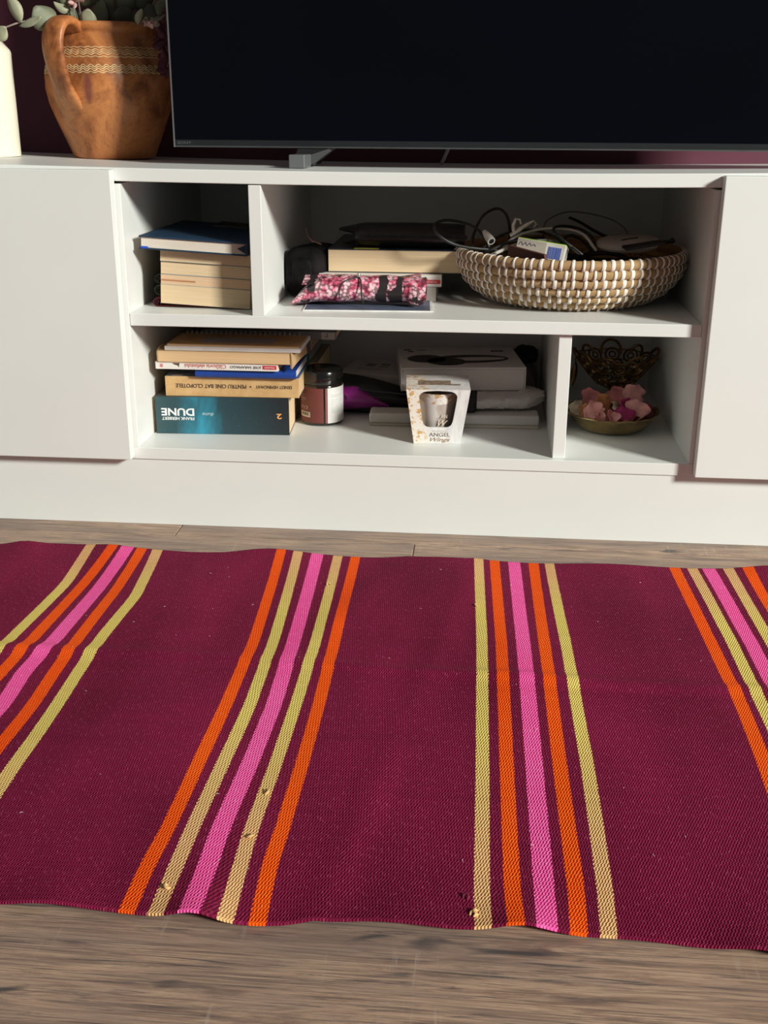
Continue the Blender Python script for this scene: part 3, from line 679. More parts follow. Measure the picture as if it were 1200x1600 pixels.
s.l(c, b.inputs['Base Color']); s.bump(vor.outputs['Distance'], -.35, .0012); SNAKE = s.m
pp = thing('snakeskin_pouch', 'pink and black snakeskin roll-up pouch tied with a dark cord', 'pouch', (-.083, .104, ZM1 + .0026), (0, 0, R(1.5)))
rr = []
for i in range(25):
    u = i / 24; x = -.100 + .199 * u
    hh = .0035 + .0155 * min(1, (u / .20)) ** .8; cz = hh + .0008 + .004 * math.sin(u * 3)
    hh += .001 * math.sin(u * 20); dpt = .026 + .004 * math.sin(u * 7); e2 = 1 if u < .96 else .94
    rr.append([(x + .003 * math.sin(a) , dpt * e2 * math.copysign(abs(math.cos(a)) ** .8, math.cos(a)), cz + hh * e2 * math.copysign(abs(math.sin(a)) ** .85, math.sin(a))) for a in [2 * math.pi * k / 28 for k in range(28)]])
MB().rings(rr).build('roll', SNAKE, pp, smooth=True, angle=60)
rr = []
for i in range(21):   # loose flap on top
    u = i / 20; x = -.084 + .176 * u; z = .0350 + .0022 * math.sin(u * 6) + .006 * max(0, u - .7) / .3
    rr.append([(x, .026 - .047 * v - .002 * math.sin(u * 9), z + .0035 * math.cos(v * 3) - .0012 * k2) for v, k2 in [(j / 6, 0) for j in range(7)] + [(j / 6, 1) for j in range(6, -1, -1)]])
MB().rings(rr).build('flap', SNAKE, pp, smooth=True, angle=50)
MB().rings([[(x, .0 + ry * math.cos(a), .024 + rz * math.sin(a)) for a in [2 * math.pi * k / 20 for k in range(20)]] for x, ry, rz in ((.0975, .0235, .0175), (.1002, .022, .016), (.1008, .012, .009))]).build('black_lining', mat('black_lining', (.012, .012, .012, 1), .7), pp, smooth=True)
MB().rings([[(.084 + .006 * k2 + .011 * math.cos(a), -.0262 - .0025 * k2, .0165 + .0125 * math.sin(a)) for a in [2 * math.pi * k / 20 for k in range(20)]] for k2 in (0, 1)]).build('rolled_end', SNAKE, pp, smooth=True, angle=40)
CORD = mat('dark_cord', (.025, .027, .026, 1), .5)
for pts in ([(-.001, -.010, .0425), (-.010, -.018, .0400), (-.022, -.025, .0350), (-.027, -.0305, .0230), (-.0265, -.0315, .012)], [(.0, -.012, .0425), (.0035, -.022, .0385), (.0055, -.0295, .030), (.006, -.032, .016), (.008, -.030, .0055)],
            [(-.022, -.0245, .0355), (-.012, -.020, .0400), (-.001, -.014, .0415)]):
    MB().tube(spline(pts, 6), .0011, 6).build('cord', CORD, pp, smooth=True)
MB().lathe([(0, -.003), (.0026, -.0022), (.0034, 0), (.0026, .0022), (0, .003)], 16, (0, -.013, .0445)).build('bead', mat('steel_bead', (.6, .6, .58, 1), .25, metal=.9), pp, smooth=True)

# ---------------- basket
BX, BY, BZ = .2325, .2060, ZM1 + .0003
STRAW = NT('basket_straw'); STRAW.b.inputs['Roughness'].default_value = .6
uvv = STRAW.coord('UV', (260, 7, 1)); n = STRAW.noise(uvv, 1.0, 4, .65, .4); n3 = STRAW.noise(STRAW.coord('Object'), 22, 3)
c = STRAW.ramp(n, [(.28, (.14, .062, .022, 1)), (.42, (.46, .27, .105, 1)), (.72, (.74, .51, .26, 1))])
c = STRAW.mix(STRAW.math('MULTIPLY', n3, .5), c, (.40, .22, .09, 1))
STRAW.l(c, STRAW.b.inputs['Base Color']); STRAW.bump(n, .7, .0015)
THREAD = mat('white_stitch', (.86, .79, .72, 1), .6, var=.1, vscale=300, bump=.4, bscale=900)
bsk = thing('coiled_basket', 'round coiled straw basket with white stitching, full of cables', 'basket', (BX, BY, BZ))
CO = [(.1130, .0066), (.1300, .0135), (.1455, .0235), (.1570, .0350), (.1650, .0470), (.1700, .0595), (.1715, .0725)]
CR = .0071
def coil(R0, z):
    vs, uvs, fs = [], [], []; n, k = 96, 12; rn = random.Random(int(R0 * 1e5))
    for i in range(n + 1):
        a = 2 * math.pi * i / n; wob = .0006 * math.sin(a * 7 + R0 * 900)
        for j in range(k):
            q = 2 * math.pi * j / k; rr_ = CR * (1 + .05 * math.sin(a * 31 + j))
            vs.append(((R0 + wob + rr_ * math.cos(q)) * math.cos(a), (R0 + wob + rr_ * math.cos(q)) * math.sin(a), z + rr_ * math.sin(q)))
            uvs.append((j / k + .12 * math.sin(a * 5), a * R0 * 12))
    for i in range(n):
        for j in range(k): a = i * k + j; b = i * k + (j + 1) % k; fs.append((a, a + k, b + k, b))
    me = bpy.data.meshes.new('coil'); me.from_pydata(vs, [], fs); me.update(); ul = me.uv_layers.new(name='UVMap')
    for lp in me.loops: ul.data[lp.index].uv = uvs[lp.vertex_index]
    me.polygons.foreach_set('use_smooth', [True] * len(me.polygons))
    return link('coil', me, STRAW.m, bsk)
for (r_, z_) in CO: coil(r_, z_)
MB().lathe([(0, .0), (.108, .0008), (.108, .006), (0, .006)], 48).build('base', STRAW.m, bsk)
def stitch_mesh(wd):
    """one flat band of thread that wraps over the outside of a coil; local x out, y along the coil"""
    b = MB(); rr = []
    for j in range(9):
        q = R(-100) + R(215) * j / 8; rad = CR + .0007
        lean = .0022 * (j / 8 - .5)
        rr.append([(rad * math.cos(q), -wd + lean, rad * math.sin(q)), ((rad + .0008) * math.cos(q), -wd * .4 + lean, (rad + .0008) * math.sin(q)), ((rad + .0008) * math.cos(q), wd * .4 + lean, (rad + .0008) * math.sin(q)), (rad * math.cos(q), wd + lean, rad * math.sin(q))])
    return b.rings(rr, cap=False, closed=False).mesh('stitch', smooth=True, angle=80)
SM = [stitch_mesh(.0023), stitch_mesh(.0028), stitch_mesh(.0019)]
for me in SM: me.materials.append(THREAD)
back = MB(); rn = random.Random(11); cnt = 0
for ci, (r_, z_) in enumerate(CO):
    n = int(2 * math.pi * r_ / .0138)
    for i in range(n):
        a = 2 * math.pi * (i + .5 * (ci % 2) + rn.uniform(-.16, .16)) / n
        frontal = math.sin(a) < .18
        if frontal and cnt < 300:
            link('stitch', rn.choice(SM), None, bsk, (r_ * math.cos(a), r_ * math.sin(a), z_), (0, 0, a)); cnt += 1
        else:
            me = SM[0]; M_ = Matrix.Translation((r_ * math.cos(a), r_ * math.sin(a), z_)) @ Matrix.Rotation(a, 4, 'Z')
            back.add([M_ @ v.co for v in me.vertices], [tuple(p.vertices) for p in me.polygons])
tag(back.build('rear_stitches', THREAD, bsk, smooth=True), kind='stuff')

# ---------------- things in the basket
def cable(label, pts, r=.0019, mt=CABLE, name='cable', flat=None):
    P = spline(pts, 8); o = Vector(pts[0])
    b = MB().tube([q - o for q in P], r, 8, flat=flat).build(name, mt, None, smooth=True, loc=o)
    return tag(b, label, 'cable', 'cables in the coiled basket')
A_ = lambda u, v, Y: at(u, v, Y=Y)
cable('black cable looping left out of the basket over the leather case', [A_(800, 392, .16), A_(740, 388, .13), A_(705, 380, .11), A_(682, 364, .11), A_(680, 350, .13), A_(698, 344, .15), A_(728, 349, .17), A_(748, 360, .16), A_(757, 374, .15), A_(764, 386, .15)], .0022)
cable('black cable standing up in a tall arch at the left of the basket', [A_(744, 400, .17), A_(738, 380, .17), A_(743, 358, .18), A_(756, 336, .19), A_(776, 326, .20), A_(790, 334, .20), A_(796, 354, .20), A_(795, 380, .20), A_(790, 398, .2)], .0021)
cable('black cable lying across the middle of the basket towards the barcode box', [A_(750, 392, .16), A_(775, 372, .17), A_(805, 361, .18), A_(835, 360, .18), A_(862, 368, .16), A_(885, 381, .13), A_(905, 396, .10)], .0022)
cable('black cable bent in a hook right of the barcode box', [A_(910, 398, .12), A_(886, 380, .12), A_(868, 364, .13), A_(866, 356, .15), A_(880, 353, .17), A_(904, 357, .18), A_(922, 368, .17), A_(929, 382, .16), A_(926, 400, .15)], .0022)
cable('black strap sloping down behind the round grey adapter', [A_(890, 340, .27), A_(906, 347, .26), A_(928, 360, .25), A_(952, 371, .24), A_(985, 377, .22), A_(1020, 384, .20)], .0042, flat=.5)
cable('thin grey wire arching high over the basket', [A_(849, 395, .26), A_(850, 354, .26), A_(862, 340, .27), A_(888, 331, .28), A_(922, 334, .28), A_(955, 343, .27), A_(975, 356, .26), A_(985, 374, .25)], .0013, mat('grey_wire', (.16, .16, .145, 1), .5))
cable('white flat cable bowed over the middle of the basket', [A_(785, 390, .15), A_(805, 370, .16), A_(845, 358, .17), A_(885, 358, .17), A_(912, 367, .16), A_(932, 392, .15)], .0036, mat('white_cable', (.74, .71, .68, 1), .5), flat=.5)
cable('grey cable running beside the red-brown wallet in the basket', [A_(765, 400, .13), A_(790, 389, .14), A_(818, 379, .15), A_(850, 376, .16), A_(880, 380, .2)], .0026, mat('grey_cable2', (.50, .48, .45, 1), .5))
cable('black cable lying low along the left inside of the basket', [A_(735, 398, .17), A_(760, 393, .14), A_(790, 380, .15), A_(822, 373, .16), A_(850, 372, .18)], .0024)
cable('black cable coming up from under the barcode box', [A_(870, 395, .17), A_(885, 370, .19), A_(905, 372, .20), A_(925, 392, .18)], .0024)
cable('black cord end along the right rim of the basket', [A_(985, 392, .17), A_(1010, 385, .15), A_(1035, 379, .16), A_(1052, 377, .20), A_(1050, 374, .25)], .0030)
# heap of dark coiled cable that fills the basket underneath
hp = []
for i in range(260):
    a = i * .19; q = i / 260; r_ = .050 + .075 * abs(math.sin(i * .037)) ; hp.append((BX + r_ * math.cos(a), BY + r_ * math.sin(a), BZ + .022 + .038 * q + .006 * math.sin(i * .7)))
tag(MB().tube(hp, .0036, 7).build('coiled_cable', mat('dark_cable_heap', (.03, .03, .032, 1), .55), None, smooth=True), 'heap of dark coiled cable filling the bottom of the basket', 'cable', 'cables in the coiled basket')
# plug
p0 = A_(757, 362, .155); p1 = A_(768, 377, .135); ax = (p1 - p0).normalized()
pl = thing('plug', 'small white plug at the end of the black looping cable', 'plug', p0)
MB().tube([Vector((0, 0, 0)), ax * .008, ax * .016, (p1 - p0)], [.0035, .0052, .0062, .0062], 14).build('housing', mat('white_plastic', (.70, .68, .64, 1), .4), pl, smooth=True, angle=50)
MB().tube([(p1 - p0) - ax * .0005, (p1 - p0) + ax * .0006], [.0040, .0040], 14).build('socket', BLACK, pl)
# plastic hanger hook
hk = thing('hanger_hook', 'translucent white plastic hook standing in the basket', 'hook', A_(812, 372, .15))
o = hk.location; HKM = mat('cloudy_plastic', (.78, .74, .70, 1), .4)
MB().tube([A_(797, 368, .15) - o, A_(812, 358, .15) - o, A_(824, 350, .15) - o, A_(834, 345, .15) - o, A_(838, 350, .15) - o, A_(834, 355, .15) - o], [.007, .0085, .006, .0028, .0026, .0022], 10, flat=.4).build('hook_arm', HKM, hk, smooth=True)
MB().tube([A_(803, 364, .15) - o, A_(802, 352, .15) - o, A_(806, 342, .15) - o, A_(812, 343, .15) - o, A_(814, 350, .15) - o], [.007, .0068, .0058, .0045, .004], 10, flat=.4).build('upper_clip', HKM, hk, smooth=True)
# barcode box
bx = thing('carton', 'small white carton with green edge and blue barcode in the basket', 'box', A_(842, 399, .11), (R(-16), R(7), R(-14)))
MB().box(-.036, .0365, 0, .030, -.004, .0205).build('card', mat('carton_white', (.62, .59, .52, 1), .55), bx, bevel=.001)
MB().box(-.0355, .036, .001, .0295, .0206, .0215).build('green_top', mat('lime_green', (.30, .55, .03, 1), .5), bx)
MB().box(-.0355, .008, -.0004, 0, -.003, .0195).build('grey_panel', mat('panel_grey', (.42, .37, .31, 1), .6), bx)
BLUEI = mat('barcode_blue', (.10, .16, .50, 1), .5)
for k, (x, w2) in enumerate(((.0120, .0012), (.0140, .0006), (.0158, .0016), (.0186, .0008), (.0204, .0018), (.0232, .0007), (.0248, .0014), (.0272, .0022), (.0302, .0008))):
    MB().box(x, x + w2, -.0007, 0, -.002, .0150).build('barcode_bar', BLUEI, bx)
MB().tube(spline([(-.033 + .0032 * k, -.0006, .013 + .0022 * (1 if k % 2 else -1) * (1 if k < 6 else .6)) for k in range(9)], 5), .00045, 4).build('scribble', mat('blue_black_ink', (.04, .05, .12, 1), .6), bx)
# wallet, adapter disc, black flat bits
wl = MB(); wa = [A_(794, 383, .11), A_(850, 398, .06), A_(852, 408, .06), A_(793, 402, .11)]; dv = Vector((.004, .005, 0))
wl.add([p for p in wa] + [p + dv for p in wa], [(0, 1, 2, 3), (7, 6, 5, 4), (0, 4, 5, 1), (1, 5, 6, 2), (2, 6, 7, 3), (3, 7, 4, 0)])
tag(wl.build('wallet', mat('red_brown_leather', (.10, .03, .028, 1), .6, bump=.4, bscale=400), None, bevel=.0006), 'red-brown leather wallet edge poking out beside the carton', 'wallet')
ad = thing('round_adapter', 'flat round grey adapter with black slot lying in the basket', 'adapter', A_(983, 386, .15) + Vector((0, .012, -.001)), (R(5), R(-3), 0))
MB().lathe([(0, 0), (.043, 0), (.047, .004), (.047, .008), (.044, .0105), (0, .0115)], 40).build('disc', mat('adapter_grey', (.55, .51, .47, 1), .55), ad, smooth=True, angle=40)
MB().box(-.014, .014, -.0022, .0022, .0110, .0122).build('slot', BLACK, ad, loc=(.002, .0, 0), rot=(0, 0, R(28)))
fl2 = MB().box(-.028, .03, 0, .022, 0, .004).build('flat_clip', BLACK, None, bevel=.001, loc=A_(1010, 389, .085) + Vector((0, .012, 0)), rot=(R(4), R(-8), R(12)))
tag(fl2, 'flat black plastic clip at the right rim of the basket', 'clip')

# ================================================================== LOWER COMPARTMENTS
GL = 'books piled in the lower left compartment'
# novel with teal starry spine
s = NT('teal_nebula_cover'); s.b.inputs['Roughness'].default_value = .38
vec = s.coord('Object', (1, 1, 1)); sp_ = s.n('ShaderNodeSeparateXYZ'); s.l(s.coord('Object'), sp_.inputs[0])
n1 = s.noise(s.coord('Object', (1, 1, .45), (0, R(-25), 0)), 26, 5, .6, .4)
glow = s.math('MULTIPLY', s.ramp(s.math('ABSOLUTE', s.math('SUBTRACT', sp_.outputs[0], .072)), [(0.0, (1, 1, 1, 1)), (.075, (0, 0, 0, 1))]), n1)
c = s.ramp(sp_.outputs[0], [(.0, (.030, .075, .085, 1)), (.10, (.022, .06, .075, 1)), (.20, (.016, .022, .026, 1))])
c = s.mix(s.ramp(glow, [(.22, (0, 0, 0, 1)), (.62, (1, 1, 1, 1))]), c, (.035, .32, .46, 1))
star = s.noise(vec, 900, 1); c = s.mix(s.ramp(star, [(.74, (0, 0, 0, 1)), (.80, (.6, .6, .6, 1))]), c, (.35, .55, .6, 1))
s.l(c, s.b.inputs['Base Color']); NEB = s.m
DUNEC = mat('dark_grey_cover', (.075, .065, .058, 1), .4, var=.2)
du = book('thick_novel', 'thick novel with dark teal starry spine lettered DUNE at the bottom of the pile', 'book', (-.3995, .0780, ZB1 + .0003), (0, 0, R(2.8)), .2085, .130, .0590, DUNEC, PG_CREAM, 'front', th=.0016, over=.0005, tops=NEB, group=GL)
LW = mat('cover_lettering_white', (.78, .80, .80, 1), .5)
text('DUNE', .0515, .0120, LW, du, (.0350, -.0006, .0350), flip=True, bold=.03)
text('FRANK HERBERT', .0505, .0048, LW, du, (.0350, -.0006, .0245), flip=True, bold=.015)
text('dune', .0175, .0055, mat('cover_lettering_pale', (.45, .58, .62, 1), .5), du, (.0820, -.0006, .0315), flip=True)
text('2', .0080, .0085, mat('cover_lettering_orange', (.75, .34, .10, 1), .5), du, (.1930, -.0006, .0300), flip=True, bold=.03)
MB().box(.168, .206, .003, .030, .0590, .0592).build('worn_patch', mat('worn_orange', (.30, .13, .05, 1), .7, var=.4, vscale=200), du)
# tan novel
TANS = NT('tan_worn_spine'); TANS.b.inputs['Roughness'].default_value = .6
nn = TANS.noise(TANS.coord('Object'), 45, 5, .65); TANS.l(TANS.ramp(nn, [(.3, (.52, .31, .125, 1)), (.7, (.66, .43, .20, 1))]), TANS.b.inputs['Base Color'])
TANS.bump(TANS.noise(TANS.coord('Object', (40, 1, 160)), 1.2, 3), .5, .0012)
GREYC = mat('blue_grey_cover', (.14, .155, .17, 1), .5, var=.2)
he = book('paperback_novel', 'worn tan-spined novel lettered PENTRU CINE BAT CLOPOTELE', 'book', (-.3830, .0840, .1826), (0, 0, R(1.6)), .2080, .132, .0310, GREYC, PG_TAN, 'front', th=.0012, over=.0006, tops=TANS.m, group=GL)
INK = mat('brown_black_ink', (.055, .04, .03, 1), .7)
text('PENTRU CINE BAT CLOPOTELE', .1100, .0062, INK, he, (.0715, -.0006, .0165), flip=True, bold=.008)
text('•', .0026, .0026, INK, he, (.1330, -.0006, .0165), flip=True)
text('ERNEST HEMINGWAY', .0560, .0050, INK, he, (.1690, -.0006, .0165), flip=True)
MB().box(.010, .026, .003, .014, .0310, .0312).build('cover_sticker', mat('sticker_beige', (.32, .27, .22, 1), .6), he)
# thin blue book
BLU = mat('royal_blue_cover', (.012, .055, .30, 1), .42, var=.08)
bl = book('thin_book', 'thin royal blue book with rounded spine on the tan novel', 'book', (-.3335, .0790, .2140), (0, 0, R(.8)), .1560, .125, .0138, BLU, PG_WHITE, 'front', th=.0018, over=.0012, group=GL)
MB().tube([(.001, .001, .0069), (.155, .001, .0069)], .0066, 14).build('rounded_spine', BLU, bl, smooth=True, angle=50)
# white-spined novel
sa = book('white_spined_novel', 'slim white-spined novel with red label below the tan page block', 'book', (-.3920, .0690, .2281), (0, 0, 0), .1890, .130, .0112, COVW, PG_CREAM, 'front', th=.001, over=.0005, group=GL)
text('JOSÉ SARAMAGO', .0480, .0058, INKD, sa, (.1395, -.0006, .0056), flip=True)
text('Călătoria elefantului', .0640, .0068, mat('salmon_ink', (.62, .17, .14, 1), .6), sa, (.0775, -.0006, .0056), flip=True)
MB().box(.1655, .1865, -.0007, 0, .0030, .0088).build('spine_label', RED, sa)
text('POLIROM', .0150, .0024, WP, sa, (.1760, -.0008, .0058), flip=True)
MB().box(.0070, .0115, -.0006, 0, .0030, .0080).build('spine_mark', mat('rose_ink', (.60, .20, .22, 1), .6), sa)
b = MB(); b.add([(.026, -.0006, .0095), (.038, -.0006, .0098), (.037, -.0006, .0070), (.0365, -.0006, .0030), (.0345, -.0006, .0062), (.029, -.0006, .0075)], [(0, 1, 2, 3, 4, 5)]); b.build('spine_picture', mat('sepia_print', (.10, .06, .03, 1), .6), sa)
# page-block book with drooping cover corner
TANC = mat('kraft_cover', (.50, .33, .17, 1), .6, var=.12)
tb = book('worn_book', 'worn book with brown page edges and a drooping cover corner under the notepads', 'book', (-.3870, .0660, .2396), (0, 0, 0), .2045, .119, .0175, TANC, PG_TAN, 'right', th=.0008, over=.0004, group=GL)
b = MB(); rr = []
for i in range(9):
    u = i / 8; rr.append([(.2045 + .0002 * i, .004 * i / 8 * 14 - .0012, .0175), (.2062 + .0105 * u, .07 * u - .0012, .0172 - .0125 * (1 - u) ** 2 * .4), (.2062 + .0125 * u, .07 * u - .0012, .0035 - .010 * (1 - u) ** 2), (.2035, .07 * u, -.0012 - .004 * (1 - u) ** 3)])
b.rings(rr, closed=True).build('cover_fold', TANC, tb, smooth=True)
rr = []
for i in range(9):
    u = i / 8; rr.append([(-.0012 - .002 * u, .0 + .05 * i / 8, .0165 + .004 * math.sin(u * 3)), (-.0002, .0 + .05 * i / 8, .0165 + .004 * math.sin(u * 3)), (.0, .05 * i / 8, .002), (-.001, .05 * i / 8, .002)])
MB().rings(rr).build('cover_curl', TANC, tb, smooth=True)
# notepads
wp = book('white_notepad', 'white notepad with pale grey edge under the spiral pad', 'notepad', (-.3760, .0690, .2574), (0, 0, 0), .2070, .104, .0062, mat('pad_white', (.72, .68, .66, 1), .5), mat('pad_edge', (.66, .62, .60, 1), .6), 'left', th=.0005, over=.0002, group=GL)
sp = thing('spiral_notepad', 'brown kraft spiral notepad on top of the lower left pile', 'notepad', (-.3720, .0710, .2638), group=GL)
KRAFT = mat('kraft_card', (.36, .215, .085, 1), .7, var=.12)
MB().box(0, .2010, 0, .0820, 0, .0026).build('sheets', PG_TAN, sp)
MB().box(0, .2020, -.0006, .0825, .0026, .0034).build('cover', KRAFT, sp)
MB().box(.048, .160, .012, .055, .0034, .0036).build('cover_label', mat('mauve_grey_label', (.24, .21, .20, 1), .6), sp)
cm = MB().ring((0, 0, 0), (1, 0, .12), .0043, .0007, 14, 5).mesh('wire_loop', smooth=True)
WIRE = mat('pale_wire', (.45, .43, .40, 1), .4, metal=.6)
for k in range(24): link('wire_loop', cm, WIRE, sp, (.010 + .0078 * k, .0825, .0035))
# second pile behind
GB = 'books piled behind the lower left pile'
for (nm, lab, x0, x1, y0, z0, h, cv, pg, spn) in (
    ('thick_book', 'thick beige book at the bottom of the rear pile behind the amber jar', -.385, -.1640, .2180, ZB1 + .0003, .0882, mat('beige_cover', (.45, .37, .26, 1), .7), PG_CREAM, 'back'),
    ('teal_book', 'teal-spined book with grey page edges in the rear pile', -.385, -.1760, .2050, .2120, .0175, mat('teal_cover', (.006, .16, .125, 1), .5), mat('grey_page_edges', (.36, .33, .31, 1), .8), 'front'),
    ('grey_book', 'grey-edged book above the teal one in the rear pile', -.385, -.1735, .2000, .2298, .0180, mat('taupe_cover', (.16, .14, .125, 1), .6), PG_CREAM, 'front'),
    ('slate_book', 'slate grey book at the very top of the lower left piles', -.347, -.1305, .1920, .2538, .0125, mat('slate_cover', (.13, .145, .15, 1), .5, var=.2), PG_CREAM, 'front')):
    if nm == 'grey_book': h = .0237
    o = book(nm, lab, 'book', (x0, y0, z0), (0, 0, 0), x1 - x0, .150, h, cv, pg, spn, th=.0012, over=.001, group=GB)
    if nm == 'slate_book':
        MB().box(.193, .2145, -.0008, 0, .0005, .0120).build('spine_patch', mat('patch_grey', (.36, .34, .32, 1), .6), o)
        MB().tube([(.201, -.001, .0095), (.2025, -.001, .0095), (.2025, -.001, .0050), (.2005, -.001, .0040), (.1995, -.001, .0055)], .0006, 5).build('spine_emblem', INKD, o)

# ---------------- amber jar
jr_ = thing('amber_jar', 'dark amber glass candle jar with black lid and red-brown label', 'jar', (-.1522, .1765, ZB1 + .0002), (0, 0, R(0)))
AMB = mat('amber_glass', (.014, .007, .005, 1), .12, var=.1, coat=.4)
MB().lathe([(0, .0), (.0310, 0), (.0335, .0025), (.0340, .006), (.0340, .0635), (.0325, .0665), (.0310, .068), (0, .068)], 56).build('glass', AMB, jr_, smooth=True, angle=50)
MB().lathe([(0, .0672), (.0338, .0672), (.0342, .0682), (.0342, .0865), (.0328, .0885), (.0300, .0882), (0, .0876)], 56).build('lid', mat('black_gloss_lid', (.010, .009, .009, 1), .18, coat=.5), jr_, smooth=True, angle=40)
def wrap(name, a0, a1, z0, z1, mt, r=.0343, n=24, par=None):
    b = MB(); b.lathe([(r - .0002, z0), (r + .0002, z0), (r + .0002, z1), (r - .0002, z1)], n, a0=R(a0), a1=R(a1)); return b.build(name, mt, par or jr_, smooth=True, angle=50)
BRL = wrap('brown_label', 150, 282, .0055, .0620, mat('red_brown_label', (.155, .035, .028, 1), .55))
wrap('label_stripe', 287, 292, .0055, .0620, mat('rosy_stripe', (.26, .085, .075, 1), .55))
WHL = wrap('white_label', 293, 390, .0050, .0625, mat('white_label', (.68, .67, .64, 1), .55))
LP = mat('label_pale_ink', (.48, .30, .26, 1), .6); GI = mat('label_grey_ink', (.42, .42, .42, 1), .6)
for (z, a0, a1) in ((.0535, 206, 212), (.0500, 206, 222), (.0470, 206, 214), (.0448, 206, 226), (.0428, 206, 232), (.0395, 206, 218)):
    wrap('print_line', a0, a1, z, z + .0007, LP, .03455, 6, BRL)
for k in range(11):
    z = .0500 - k * .0026 - (.002 if k > 1 else 0); wrap('print_line', 302, 352 - (k * 13 % 17), z, z + .0006, GI, .03455, 10, WHL)
for a in (210, 220, 231):
    c = Vector((math.cos(R(a)), math.sin(R(a)), 0)); MB().ring(c * .0347 + Vector((0, 0, .0295)), c, .0026, .00035, 16, 4).build('label_symbol', LP, BRL)
wrap('barcode_patch', 206, 244, .0140, .0225, mat('barcode_cream', (.60, .52, .42, 1), .6), .03450, 10, BRL)
for k in range(9): wrap('barcode_bar', 211 + 3.2 * k, 212.2 + 3.2 * k + (k % 3) * .5, .0165, .0215, INKD, .03470, 2, BRL)

# ---------------- appliance with purple end
ap = thing('handheld_appliance', 'black handheld appliance with glossy purple end lying behind the jar', 'appliance', (-.085, .252, ZB1 + .0004), (0, 0, R(-6)))
b = MB(); rr = []
for i in range(19):
    u = i / 18; x = -.065 + .155 * u; top = .060 - .006 * u - .026 * u * u; hw = .040 * (1 - .25 * u ** 2) * (1 if 0 < i < 18 else .9)
    rr.append([(x, hw * math.copysign(abs(math.cos(a)) ** .7, math.cos(a)), .012 + (top - .012) * .5 + (top - .012) * .5 * math.copysign(abs(math.sin(a)) ** .7, math.sin(a))) for a in [2 * math.pi * k / 24 for k in range(24)]])
b.rings(rr).build('body', mat('black_ribbed', (.010, .009, .010, 1), .5, var=.2, stretch=(1, 1, 8)), ap, smooth=True, angle=60)
for zz_ in (.030, .038, .046):
    MB().tube([(x, -.0405 + .0006 * abs(zz_ - .038) * 300 + .008 * (x + .02) ** 2 * 30, zz_ - .06 * (x + .02)) for x in [-.01 + .012 * k for k in range(8)]], .0012, 6).build('ridge', BLACK, ap, smooth=True)
PURP = mat('purple_plastic', (.26, .016, .20, 1), .32, var=.1)
rr = []
for i in range(13):
    u = i / 12; x = -.062 + .104 * u; top = .051 - .030 * max(0, u - .45) ** 1.4 / .45; bot = .004 + .010 * u
    hw = .046 * (1 - .55 * max(0, u - .3) ** 1.5)
    rr.append([(x, -.006 + hw * math.copysign(abs(math.cos(a)) ** .7, math.cos(a)), (top + bot) / 2 + (top - bot) / 2 * math.copysign(abs(math.sin(a)) ** .75, math.sin(a))) for a in [2 * math.pi * k / 24 for k in range(24)]])
MB().rings(rr).build('purple_end', PURP, ap, smooth=True, angle=60)
MB().tube([(-.055, -.0535, .039), (-.032, -.0535, .039), (-.026, -.052, .035), (-.026, -.051, .030)], .0011, 6).build('groove', mat('dark_purple', (.06, .004, .05, 1), .4), ap, smooth=True)
MB().box(-.05, .06, -.02, .03, 0, .013).build('base_rest', BLACK, ap, bevel=.004)
# white box behind it
wbx = thing('product_box', 'white printed box at the back between jar and headphone box', 'box', (-.083, .300, ZB1 + .0003), (0, 0, R(-9)))
CARD = mat('white_card', (.66, .62, .59, 1), .5, var=.03)
MB().box(-.058, .058, 0, .120, 0, .0520).build('card', CARD, wbx, bevel=.001)
for (x, y, w2, h2) in ((-.028, .070, .018, .007), (-.028, .058, .018, .006), (-.002, .072, .016, .008), (-.002, .056, .016, .006)):
    MB().box(x, x + w2, y, y + h2, .0520, .0522).build('print_block', mat('dark_print', (.08, .075, .075, 1), .6), wbx)
for k in range(3): MB().box(-.035, .02 - k * .006, .040 - .006 * k, .042 - .006 * k, .0520, .0522).build('print_line', mat('dim_print', (.34, .31, .30, 1), .6), wbx)

# ---------------- long white tray box, pouch, plastic bag, headphone box
tr = thing('flat_box', 'long flat white box lying at the back of the lower shelf', 'box', (-.0735, .1540, ZB1 + .0003), (0, 0, R(1.6)))
MB().box(0, .2710, .002, .044, .0045, .0210).build('lid', mat('white_card2', (.62, .59, .56, 1), .5, var=.02), tr, bevel=.0035, seg=3)
MB().box(.0008, .2702, .0025, .0435, 0, .0046).build('tray', mat('cream_card', (.55, .50, .43, 1), .55, var=.02), tr, bevel=.001)
bp_ = MB().box(0, .074, 0, .11, 0, .0262).build('black_pouch', mat('black_nylon', (.008, .008, .009, 1), .7, bump=.3), None, bevel=.004, seg=3, loc=(.0225, .172, .1446))
tag(bp_, 'black fabric pouch wedged under the white headphone box', 'pouch')
BAGM = mat('grey_plastic_film', (.62, .58, .56, 1), .28, var=.06, bump=.5, bscale=60, bdist=.003)
b = MB(); rr = []; rn = random.Random(4)
NU, NK = 22, 24
